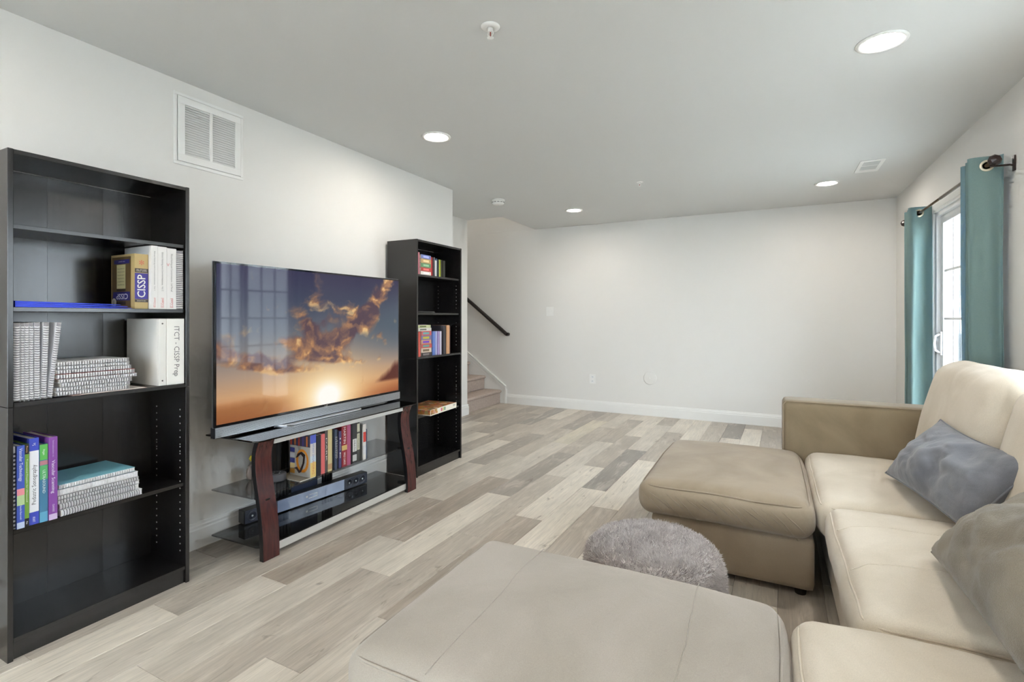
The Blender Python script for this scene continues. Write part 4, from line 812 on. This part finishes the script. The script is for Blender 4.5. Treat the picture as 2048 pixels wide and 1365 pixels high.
# ------------------------------------------------------------------ things on the middle glass
MZ = 0.3108; XB = -2.295
pk = tag(empty('smart_speaker', (-2.445, 1.895, MZ)), 'small round grey puck speaker beside the left leg of the stand', 'speaker')
MB().lathe([(0.0, 0.0), (0.045, 0.0), (0.049, 0.006), (0.05, 0.02), (0.05, 0.034), (0.046, 0.041), (0.042, 0.042)], 32).build('fabric_body', mat('charcoal_mesh', srgb(92, 92, 96), 0.9, bump=0.5, bscale=500), pk, smooth=True)
MB().lathe([(0.042, 0.0415), (0.0, 0.0425)], 32).build('top_disc', M_BLACKPL, pk, smooth=True)
for a in range(4): MB().lathe([(0.004, 0.0), (0.004, 0.001), (0, 0.0012)], 10, (0.022*math.cos(a*1.57), 0.022*math.sin(a*1.57), 0.0422)).build('button', M_SATIN, pk)
bkx = tag(empty('black_console', (-2.49, 1.905, MZ)), 'upright black console box behind the puck speaker', 'console')
MB().box(-0.11, 0.0, 0, 0.055, 0, 0.255).build('case', M_BLACKPL, bkx, bevel=0.004); MB().box(0, 0.002, 0.024, 0.03, 0.02, 0.235).build('front_slot', M_DARK, bkx)
rd = tag(empty('round_disc', (-2.585, 1.838, MZ), (0, 0, 0.5)), 'small dark round disc with pale rim behind the left leg', 'round_object')  # use unknown, only a dark disc with a pale rim
MB().lathe([(0.038, -0.008), (0.043, -0.006), (0.043, 0.006), (0.038, 0.008)], 28, (0, 0, 0.043), 'x').build('rim', mat('pale_rim', srgb(176, 160, 150), 0.5), rd, smooth=True); MB().lathe([(0.0, 0.0065), (0.038, 0.0065), (0.038, -0.0065), (0.0, -0.0065)], 28, (0, 0, 0.043), 'x').build('face', M_BLACKPL, rd)
yt = tag(empty('yellow_tag', (-2.56, 1.826, MZ)), 'small yellow tag on a thin stem left of the curved leg', 'tag')
MB().tube([(0, 0, 0), (0, 0.0, 0.11)], 0.002, 6).build('stem', M_BLACKPL, yt); MB().lathe([(0.0, -0.002), (0.018, -0.002), (0.019, 0), (0.018, 0.002), (0, 0.002)], 6, (0, 0, 0.126), 'x').build('tag_plate', flat(206, 190, 60), yt)
mg = tag(empty('magazine', (-2.30, 1.93, MZ+0.0003)), 'thin pale magazine lying under the colourful thick paperback', 'magazine')
MB().box(-0.19, 0.0, 0, 0.105, 0, 0.0035).build('pages', PAGE, mg); MB().box(-0.191, 0.001, -0.001, 0.106, 0.0036, 0.0048).build('cover', flat(170, 160, 142), mg)
# thick paperback with an orange ring on its cover
gb = 'books on the television stand'
dr = book('thick_paperback', 'thick paperback with orange ring on grey cover, leftmost book on the stand', (XB, 1.994, MZ+0.0055), 0.040, 0.238, 0.165, (206, 200, 196), group=gb, bands=((0.80, 1.0, (84, 96, 190)), (0.0, 0.35, (226, 196, 120)), (0.35, 0.5, (196, 206, 214))), letters=(('FANTASY SAGA', 0.62, 0.5, 0.4, (90, 130, 190), False), ('RISING', 0.22, 0.3, 0.5, (206, 110, 60), False)))
dc = [c for c in dr.children if c.name.startswith('cover')][0]
def dpanel(x0, x1, z0, z1, col, e=0.0006): MB().box(x0, x1, -e, 0.0003, z0, z1).build('cover_print', flat(*col), dc)
dpanel(-0.164, -0.001, 0.001, 0.237, (178, 174, 168)); dpanel(-0.164, -0.001, 0.17, 0.237, (70, 64, 90), 0.0009)
for q, c_ in enumerate(((206, 80, 50), (220, 130, 60), (200, 70, 46), (80, 70, 150), (214, 120, 60))): dpanel(-0.16+0.032*q, -0.148+0.032*q, 0.172, 0.23, c_, 0.0012)
for q, c_ in enumerate(((214, 150, 60), (226, 200, 140), (70, 74, 150), (210, 210, 214), (60, 64, 140))): dpanel(-0.164, -0.125, 0.01+0.03*q, 0.036+0.03*q, c_[::1], 0.0011)
ring = MB()
pts = [(-0.062+0.042*math.cos(a), -0.0012, 0.088+0.058*math.sin(a)) for a in [2*math.pi*k/28 for k in range(28)]]
ring.tube(pts, 0.0085, 6, closed=True); ring.v = [(x, max(-0.0016, min(0.0, y)), z) for x, y, z in ring.v]; ring.build('orange_ring', flat(222, 140, 40), dc)
MB().prism([(-0.13, 0.04), (-0.105, 0.05), (-0.085, 0.03), (-0.06, 0.075), (-0.055, 0.11), (-0.075, 0.125), (-0.1, 0.105), (-0.115, 0.10), (-0.1, 0.125), (-0.07, 0.14), (-0.04, 0.125), (-0.045, 0.08), (-0.07, 0.025), (-0.09, 0.015), (-0.11, 0.035)], 'y', -0.0021, 0).build('dark_figure', flat(52, 34, 34), dc)
bl = ((0.026, 0.232, (30, 32, 40), 'black hardcover with faint spine marks, left of the salmon one', None), (0.028, 0.230, (226, 112, 110), 'salmon pink hardcover on the television stand', None), (0.017, 0.246, (84, 78, 76), 'dark grey book right of the salmon one', 'DARK'), (0.026, 0.247, (206, 190, 140), 'cream yellow book on the television stand', None), (0.006, 0.245, (24, 24, 26), 'very thin black book right of the cream one', None), (0.013, 0.240, (70, 82, 104), 'slim blue-grey book with white lettering', 'SHADOW'), (0.012, 0.235, (28, 28, 32), 'slim black book with white lettering, left of the red pair', 'CROWNS'), (0.016, 0.222, (70, 66, 110), 'short indigo book touching the dark red one', 'ICE'), (0.036, 0.250, (146, 40, 50), 'thick dark red book with large pale lettering', 'MARTIN'), (0.026, 0.250, (176, 88, 124), 'rose pink book right of the dark red one', None), (0.010, 0.245, (20, 20, 22), 'thin black book after the rose one', None), (0.032, 0.246, (60, 60, 62), 'thick charcoal book with white title blocks', 'WRATH'), (0.020, 0.244, (72, 72, 66), 'grey-olive book with cream lettering', 'THRONES'), (0.014, 0.225, (48, 48, 46), 'short black book left of the white topped one', None), (0.020, 0.226, (226, 222, 216), 'white book with red band near the right end', None), (0.010, 0.19, (60, 74, 96), 'short slim blue book, last on the right', None))
y = 2.040
for t, h, c_, l, tx in bl:
    t *= 1.2
    bands = ()
    if l.startswith('thick dark red'): bands = ((0.40, 0.52, (206, 176, 110)),)
    if l.startswith('thick charcoal'): bands = ((0.28, 0.60, (226, 226, 222)), (0.04, 0.20, (200, 200, 198)))
    if l.startswith('grey-olive'): bands = ((0.3, 0.72, (196, 194, 168)), (0.76, 0.97, (206, 204, 180)))
    if l.startswith('white book'): bands = ((0.5, 0.78, (206, 66, 54)), (0.15, 0.4, (214, 214, 216)))
    if l.startswith('cream'): bands = ((0.05, 0.18, (190, 150, 110)),)
    letters = ((tx, 0.55 if not tx == 'MARTIN' else 0.76, 0.55 if not tx == 'MARTIN' else 0.40, 0.6, (236, 230, 222), False),) if tx else ()
    if tx == 'MARTIN': letters += (('WILD CARDS', 0.2, 0.3, 0.5, (236, 230, 222), False),)
    if l.startswith('thick charcoal'): letters = ((tx, 0.44, 0.28, 0.5, (60, 60, 62), False),)
    if l.startswith('grey-olive'): letters = ((tx, 0.51, 0.36, 0.55, (72, 72, 66), False),)
    book('book', l+'' if 'stand' in l else l, (XB-0.004+random.uniform(-0.01, 0.004), y, MZ+0.0005), t, h, 0.155, c_, group=gb, bands=bands, letters=letters, hard=0.0018)
    y += t+0.0024

# ================================================================== SECTIONAL SOFA
def wobble(p, wob, wscale, seed):
    o = Vector((seed*7.3, seed*3.1, seed*1.7)); p = p+Vector(mnoise.noise_vector(p*wscale+o))*wob
    return p+Vector(mnoise.noise_vector(p*wscale*2.7+o))*wob*0.35
def cushion(name, m, parent, x0, x1, y0, y1, z0, z1, r=0.06, crown=0.03, belly=0.012, wob=0.006, seed=1, wscale=4.0, piping=True, nx=30, ny=30, rot=None, nz=8):
    hx, hy, hz = (x1-x0)/2, (y1-y0)/2, (z1-z0)/2; c = Vector(((x0+x1)/2, (y0+y1)/2, (z0+z1)/2))
    o = bm_obj(rounded(hx, hy, hz, r, nx, ny, nz, crown, belly, wob, seed, wscale), name, m, parent, loc=c, rot=rot)
    if piping:
        k = 0.29*r; pts = []; rc_ = r*1.0
        ax, ay = hx-k, hy-k
        for cxn, cyn, a0 in ((ax-rc_, ay-rc_, 0), (-ax+rc_, ay-rc_, 90), (-ax+rc_, -ay+rc_, 180), (ax-rc_, -ay+rc_, 270)):
            for q in range(7):
                a = math.radians(a0+15*q); pts.append(Vector((cxn+rc_*math.cos(a), cyn+rc_*math.sin(a), hz-k)))
        dense = []
        for i in range(len(pts)):
            a, b = pts[i], pts[(i+1) % len(pts)]; n = max(1, int((b-a).length/0.03))
            dense += [a+(b-a)*q/n for q in range(n)]
        loop = []
        for p in dense:
            u, v, w = p.x/hx, p.y/hy, 0.8
            q = p.copy(); q.x += math.copysign(belly, u)*(1-w*w)*abs(u)**3*max(0, 1-v**4); q.y += math.copysign(belly, v)*(1-w*w)*abs(v)**3*max(0, 1-u**4)
            loop.append(wobble(q, wob, wscale, seed) if wob else q)
        MB().tube(loop, 0.0035, 6, closed=True).build('piping', m, o, smooth=True)
    return o
sofa = tag(empty('sectional_sofa', (0.6, 2.0, 0)), 'beige microsuede sectional sofa along the right wall', 'sofa')
def rel(o): o.location = Vector(o.location)-Vector((0.6, 2.0, 0)); return o
def soft_box(name, m, parent, x0, x1, y0, y1, z0, z1, r, seed=0, wob=0.002, nx=14, ny=14, nz=10):
    return bm_obj(rounded((x1-x0)/2, (y1-y0)/2, (z1-z0)/2, r, nx, ny, nz, 0, 0, wob, seed, 3), name, m, parent, loc=((x0+x1)/2, (y0+y1)/2, (z0+z1)/2))
rel(soft_box('base', M_SOFA, sofa, 0.235, 0.95, 0.40, 3.46, 0.035, 0.262, 0.02, 3, 0.001, 10, 30, 6))
rel(soft_box('back_frame', M_SOFA, sofa, 0.93, 1.09, 0.40, 3.46, 0.035, 0.70, 0.03, 4, 0.001, 8, 30, 8))
ARM = rel(soft_box('arm', M_ARM, sofa, 0.068, 0.952, 3.475, 3.69, 0.035, 0.715, 0.03, 5, 0.001, 20, 8, 14))
ap = MB(); loop = [(-0.438, -0.106, -0.30), (-0.438, -0.106, 0.315), (-0.42, -0.106, 0.336), (0.43, -0.106, 0.336)]; ap.tube(loop, 0.0035, 6).build('piping', M_CHAISE, ARM)
rel(cushion('seat_cushion', M_SOFA, sofa, 0.182, 0.90, 2.492, 3.468, 0.265, 0.425, 0.06, 0.03, 0.008, 0.006, 2))
rel(cushion('seat_cushion', M_SOFA, sofa, 0.205, 0.90, 1.565, 2.485, 0.262, 0.432, 0.055, 0.032, 0.008, 0.006, 7))
rel(cushion('seat_cushion', M_SOFA, sofa, 0.050, 0.90, 0.62, 1.555, 0.262, 0.432, 0.055, 0.032, 0.008, 0.006, 9))
rel(soft_box('near_base', M_SOFA, sofa, 0.075, 0.24, 0.62, 1.53, 0.035, 0.262, 0.02, 6, 0.001, 6, 12, 6))
for x, y in ((0.3, 0.5), (0.3, 1.6), (0.3, 2.45), (0.9, 0.5), (0.9, 2.0), (0.9, 3.6), (0.15, 3.6)): rel(MB().lathe([(0.022, 0.0), (0.028, 0.038)], 14, (0, 0, 0)).build('foot', M_RAIL, sofa, loc=(x, y, 0)))
# seam lines stitched across the middle seat
def seam(parent, pts, r=0.002, m=M_SOFA): MB().tube(pts, r, 5).build('seam', m, parent, smooth=True)
def back_cushion(y0, y1, zc, seed, x=0.815, tilt=0.24, hz=0.29, yaw=0.0, hx=0.125):
    o = bm_obj(rounded(hx, (y1-y0)/2, hz, 0.118, 16, 28, 20, 0.0, 0.02, 0.016, seed, 3.2), 'back_cushion', M_SOFA, sofa, loc=(x-0.6, (y0+y1)/2-2.0, zc), rot=(0, tilt, yaw)); return o
back_cushion(2.60, 3.465, 0.715, 3, x=0.865)
back_cushion(1.72, 2.58, 0.69, 5, x=0.885)
back_cushion(0.80, 1.70, 0.69, 8, x=0.885)
# ------------------------------------------------------------------ the two ottomans
ot = tag(empty('far_ottoman', (-0.2, 2.95, 0)), 'brownish beige rectangular ottoman pushed against the far end of the sofa', 'ottoman', 'matching ottomans'); ot.name = 'ottoman'
bo = soft_box('base', M_CHAISE, ot, -0.52, 0.172, 2.505, 3.42, 0.035, 0.262, 0.018, 8, 0.001, 14, 16, 6)
co = cushion('cushion', M_CHAISE, ot, -0.575, 0.168, 2.452, 3.45, 0.264, 0.425, 0.062, 0.03, 0.014, 0.006, 4, nz=10)
for x, y in ((-0.47, 2.56), (0.12, 2.56), (-0.47, 3.36), (0.12, 3.36)): MB().lathe([(0.022, 0.0), (0.028, 0.038)], 14).build('foot', M_RAIL, ot, loc=(x, y, 0))
for c in ot.children: c.location = Vector(c.location)-Vector((-0.2, 2.95, 0))
# pulled creases on the front of the cushion
wr_ = MB()
for q in range(16):
    x = -0.30+0.60*q/15; zt = 0.045-0.01*random.random(); ln = 0.05+0.06*random.random()
    wr_.tube([(x-0.05, -0.514, zt), (x, -0.5165, zt-ln*0.45), (x+0.05, -0.513, zt-ln)], [0.001, 0.0035, 0.001], 5)
wr_.build('crease', M_CHAISE, co, smooth=True)
on = tag(empty('ottoman', (-0.44, 1.2, 0)), 'large taupe ottoman in the foreground, nearest the viewer', 'ottoman', 'matching ottomans')
soft_box('base', M_OTTO, on, -0.85, 0.005, 0.91, 1.52, 0.035, 0.262, 0.018, 9, 0.001, 14, 14, 6)
cn = cushion('cushion', M_OTTO, on, -0.905, 0.034, 0.872, 1.575, 0.264, 0.432, 0.055, 0.030, 0.012, 0.007, 12, 3.0, nx=36)
for x, y in ((-0.8, 0.96), (-0.05, 0.96), (-0.8, 1.47), (-0.05, 1.47)): MB().lathe([(0.022, 0.0), (0.028, 0.038)], 14).build('foot', M_RAIL, on, loc=(x, y, 0))
for c in on.children: c.location = Vector(c.location)-Vector((-0.44, 1.2, 0))
def top_z(x, y, hx, hy, hz, crown, wob, wscale, seed):
    u, v = max(-0.999, min(0.999, x/hx)), max(-0.999, min(0.999, y/hy)); p = Vector((x, y, hz+crown*(max(0, (1-u*u)*(1-v*v))**0.6))); return wobble(p, wob, wscale, seed)
def top_seam(par, m, path, dims, r=0.0016):
    pts = []
    for i in range(len(path)-1):
        a, b = Vector(path[i]), Vector(path[i+1])
        for q in range(12): p = a+(b-a)*q/12; pts.append(top_z(p.x, p.y, *dims))
    pts.append(top_z(path[-1][0], path[-1][1], *dims)); MB().tube(pts, r, 6).build('seam', m, par, smooth=True)
dim_n = ((0.034+0.905)/2, (1.575-0.872)/2, 0.084, 0.030, 0.007, 3.0, 12)
for xx in (-0.235, 0.255): top_seam(cn, M_OTTO, ((xx, -0.335), (xx+0.01, 0.0), (xx-0.005, 0.33)), dim_n)
mid_seat = [c for c in sofa.children if c.name.startswith('seat_cushion')][1]
dim_m = ((0.90-0.205)/2, (2.485-1.565)/2, 0.085, 0.032, 0.006, 4.0, 7)
for yy in (0.20, -0.12): top_seam(mid_seat, M_SOFA, ((-0.33, yy-0.05), (-0.28, yy-0.005), (-0.2, yy+0.01), (0.3, yy-0.01)), dim_m, 0.0014)
# ------------------------------------------------------------------ pillows
def pillow(name, label, P0, e1, e2, thick, m, seed, wr=0.010, group='throw pillows', n=44, ear=0.07, pipe=True, slump=0.0):
    P0, e1, e2 = Vector(P0), Vector(e1), Vector(e2); nrm = e1.cross(e2).normalized()
    if nrm.z < 0: nrm = -nrm
    root = tag(empty(name, P0+e1*0.5), label, 'pillow', group); base = P0+e1*0.5
    def pt(i, j, sgn):
        u, v = 2*i/n-1, 2*j/n-1
        a = max(0, 1-u**2); b = max(0, 1-v**2); th = thick*0.5*(a**0.5)*(b**0.5)*(1-0.18*(u*u+v*v)/2)
        uu = u*(1-ear*(1-v*v)); vv_ = v*(1-ear*(1-u*u))
        p = P0+e1*((uu+1)/2)+e2*((vv_+1)/2)+nrm*th*sgn
        q = p*9+Vector((seed*5, seed*2, 0)); amp = wr*(a*b)**0.35
        p += nrm*(mnoise.noise(q)+0.6*abs(mnoise.noise(q*1.9+Vector((3, 1, 2))))-0.15)*amp*sgn
        p.z -= slump*(v+1)/2*(1-u*u)
        return p-base
    bm = MB(); N1 = n+1
    for sgn in (1, -1):
        v = [pt(i, j, sgn) for j in range(N1) for i in range(N1)]
        bm.add(v, [(j*N1+i, j*N1+i+1, (j+1)*N1+i+1, (j+1)*N1+i) for j in range(n) for i in range(n)])
    me_o = bm.build('cover', m, root, smooth=True)
    b2 = bmesh.new(); b2.from_mesh(me_o.data); bmesh.ops.remove_doubles(b2, verts=b2.verts, dist=1e-5); bmesh.ops.recalc_face_normals(b2, faces=b2.faces); b2.to_mesh(me_o.data); b2.free()
    me_o.data.polygons.foreach_set('use_smooth', [True]*len(me_o.data.polygons))
    if pipe:
        lp = [pt(i, 0, 1) for i in range(n)]+[pt(n, j, 1) for j in range(n)]+[pt(i, n, 1) for i in range(n, 0, -1)]+[pt(0, j, 1) for j in range(n, 0, -1)]
        MB().tube(lp, 0.004, 6, closed=True).build('piping', m, root, smooth=True)
    return root
pillow('throw_pillow', 'slate blue-grey velvet pillow leaning on the back cushion', (0.605, 2.26, 0.478), (-0.115, 0.68, 0.0), (0.20, -0.02, 0.275), 0.21, M_GREYPIL, 2, 0.030, slump=0.02)
pillow('throw_pillow', 'big taupe woven pillow at the right edge, nearest the viewer', (0.445, 1.285, 0.512), (0.0, 0.705, -0.025), (0.31, 0.02, 0.225), 0.29, M_TAUPEPIL, 6, 0.04, pipe=False, ear=0.03)
# ------------------------------------------------------------------ fluffy pouf
pf = tag(empty('fluffy_pouf', (-0.385, 1.885, 0)), 'round fluffy grey pouf between the two ottomans', 'pouf')
PR, PH = 0.238, 0.395
prf = [(0.0, 0.002), (PR-0.03, 0.002), (PR-0.004, 0.02), (PR, 0.06), (PR+0.006, 0.2), (PR, PH-0.075), (PR-0.012, PH-0.035), (PR-0.04, PH-0.012), (PR-0.09, PH-0.002), (0.09, PH+0.004), (0.0, PH+0.006)]
MB().lathe(prf, 40).build('body', M_FUR, pf, smooth=True)
rng = np.random.default_rng(4); fv, ff = [], []
pp_ = prf[2:]
segl = [math.hypot(pp_[i+1][0]-pp_[i][0], pp_[i+1][1]-pp_[i][1])*(pp_[i+1][0]+pp_[i][0]) for i in range(len(pp_)-1)]
tot = sum(segl)
for i in range(len(pp_)-1):
    for q in range(int(34000*segl[i]/tot)):
        t = rng.random(); a = rng.random()*2*math.pi; r_ = pp_[i][0]+(pp_[i+1][0]-pp_[i][0])*t; z_ = pp_[i][1]+(pp_[i+1][1]-pp_[i][1])*t
        dr, dz = pp_[i+1][0]-pp_[i][0], pp_[i+1][1]-pp_[i][1]; l = math.hypot(dr, dz) or 1; nr, nz_ = dz/l, -dr/l
        p = Vector((r_*math.cos(a), r_*math.sin(a), z_)); nn = Vector((nr*math.cos(a), nr*math.sin(a), nz_))
        lean = Vector(mnoise.noise_vector(p*14))*0.9+Vector(rng.normal(0, 0.45, 3)); ddir = (nn+lean*0.8).normalized(); s_ = ddir.orthogonal().normalized()*0.0013
        ln = 0.012+0.010*rng.random(); k = len(fv); mid = p+ddir*ln*0.55+nn*0.002; tip = p+ddir*ln+lean*0.004
        fv += [tuple(p-s_), tuple(p+s_), tuple(mid-s_*0.7), tuple(mid+s_*0.7), tuple(tip)]; ff += [(k, k+1, k+3, k+2), (k+2, k+3, k+4)]
me = bpy.data.meshes.new('fur'); me.from_pydata(fv, [], ff); me.materials.append(M_FUR); fo_ = bpy.data.objects.new('fur', me); COL.objects.link(fo_); fo_.parent = pf; fo_['kind'] = 'stuff'

# ================================================================== CURTAINS
M_CURT, nt, b = new_mat('teal_cotton'); nt.nodes.remove(b)
out = nt.nodes['Material Output']; df = N(nt, 'ShaderNodeBsdfDiffuse'); tl = N(nt, 'ShaderNodeBsdfTranslucent'); mixs = N(nt, 'ShaderNodeMixShader'); mixs.inputs[0].default_value = 0.36
tc = N(nt, 'ShaderNodeTexCoord'); no = N(nt, 'ShaderNodeTexNoise'); no.inputs['Scale'].default_value = 160; nt.links.new(tc.outputs['Object'], no.inputs[0])
rp = N(nt, 'ShaderNodeValToRGB'); rp.color_ramp.elements[0].color = srgb(134, 160, 154); rp.color_ramp.elements[1].color = srgb(152, 176, 169); nt.links.new(no.outputs['Fac'], rp.inputs[0])
nt.links.new(rp.outputs[0], df.inputs[0]); tl.inputs[0].default_value = srgb(140, 182, 224)  # translucent colour bluer than the cloth, to add daylight's tint
nt.links.new(df.outputs[0], mixs.inputs[1]); nt.links.new(tl.outputs[0], mixs.inputs[2]); nt.links.new(mixs.outputs[0], out.inputs[0])
ROD = Vector((1.042, 0, 2.038))
M_GROM = mat('brass_grommet', srgb(214, 206, 186), 0.3, 0.5)
def curtain(label, ya, step, nf, xc, amp, seed, rip):
    r = tag(empty('curtain', (0, ya, 0)), label, 'curtain', 'grommet curtains at the sliding door')
    NSs = nf*22; zs_ = [2.088-0.0062*i for i in range(18)]; zs_ += [zs_[-1]-(zs_[-1]-0.03)*(k/44.0)**1.0 for k in range(1, 45)]
    V = []; F = []
    for z in zs_:
        f = (2.088-z)/2.06
        for i in range(NSs+1):
            s = nf*i/NSs; n_1 = mnoise.noise(Vector((s*0.8+seed, z*0.9, seed))); n_2 = mnoise.noise(Vector((s*2.0+seed, z*2.5, 5+seed)))
            A = amp*(1-0.22*min(1, max(0, s-1)))*(1-0.02*f+0.16*f*n_1); ph = math.pi*(s+0.35*f*n_1)
            V.append((xc+A*math.cos(ph)+0.006*f*n_2+0.006*f, s*step+0.04*f*n_1+0.010*math.sin(2*ph)+rip*min(1, f*5)*math.sin(2*math.pi*1.55*s+0.6*n_1+seed)+(0.010*min(1, f*4))*mnoise.noise(Vector((s*3.6+seed*3, z*0.7, 9.0)))+0.008*f*mnoise.noise(Vector((s*7+seed, z*1.6, 2.0))), z))
    w = NSs+1
    for j in range(len(zs_)-1):
        for i in range(NSs):
            s = nf*(i+0.5)/NSs; z = (zs_[j]+zs_[j+1])/2; d = math.hypot((amp*math.pi/1.0)*(abs((s % 1)-0.5)), z-ROD.z)
            if d < 0.021: continue
            F.append((j*w+i, j*w+i+1, (j+1)*w+i+1, (j+1)*w+i))
    o = MB().add(V, F).build('cloth', M_CURT, r, smooth=True)
    so_ = o.modifiers.new('thickness', 'SOLIDIFY'); so_.thickness = 0.0016
    for k in range(nf):
        g_ = MB().lathe([(0.020, -0.003), (0.030, -0.004), (0.032, 0.0), (0.030, 0.004), (0.020, 0.003), (0.0195, 0.0), (0.020, -0.003)], 24, (ROD.x, (k+0.5)*step, ROD.z), 'y').build('grommet', M_GROM, r, smooth=True)
    # stitched hem along the leading edge
    MB().tube([V[j*w+2] for j in range(0, len(zs_), 3)], 0.0014, 5).build('hem', M_CURT, r)
    return r
curtain('teal curtain gathered at the near side of the sliding door', 3.565, 0.042, 5, 1.036, 0.068, 1.0, 0.008)
curtain('teal curtain gathered at the far side of the sliding door, tinted blue by daylight', 4.95, 0.05, 6, 1.048, 0.068, 4.0, 0.026)
rod = tag(empty('curtain_rod', (ROD.x, 0, ROD.z)), 'thin dark metal curtain rod with knob ends above the sliding door', 'curtain rod')
M_ROD = mat('bronze_rod', srgb(96, 84, 70), 0.35, 0.8); M_FIN = mat('dark_finial', srgb(40, 28, 26), 0.35)
MB().tube([(0, 3.52, 0), (0, 4.42, 0)], 0.0105, 12).build('outer_tube', M_ROD, rod, smooth=True); MB().tube([(0, 4.42, 0), (0, 5.40, 0)], 0.008, 12).build('inner_tube', M_ROD, rod, smooth=True)
for yy, sg in ((3.52, -1), (5.40, 1)):
    MB().lathe([(0.010, 0), (0.014, sg*0.006), (0.012, sg*0.014), (0.024, sg*0.026), (0.030, sg*0.044), (0.022, sg*0.062), (0.0, sg*0.068)], 8, (0, yy, 0), 'y').build('finial', M_FIN, rod)
for yy in (3.545, 5.375):
    MB().tube([(0, yy, -0.014), (0.03, yy, -0.016), (0.08, yy, -0.016), (0.092, yy, -0.02)], 0.0055, 8).box(0.093, 0.1005, yy-0.012, yy+0.012, -0.05, 0.03).build('bracket', M_FIN, rod)
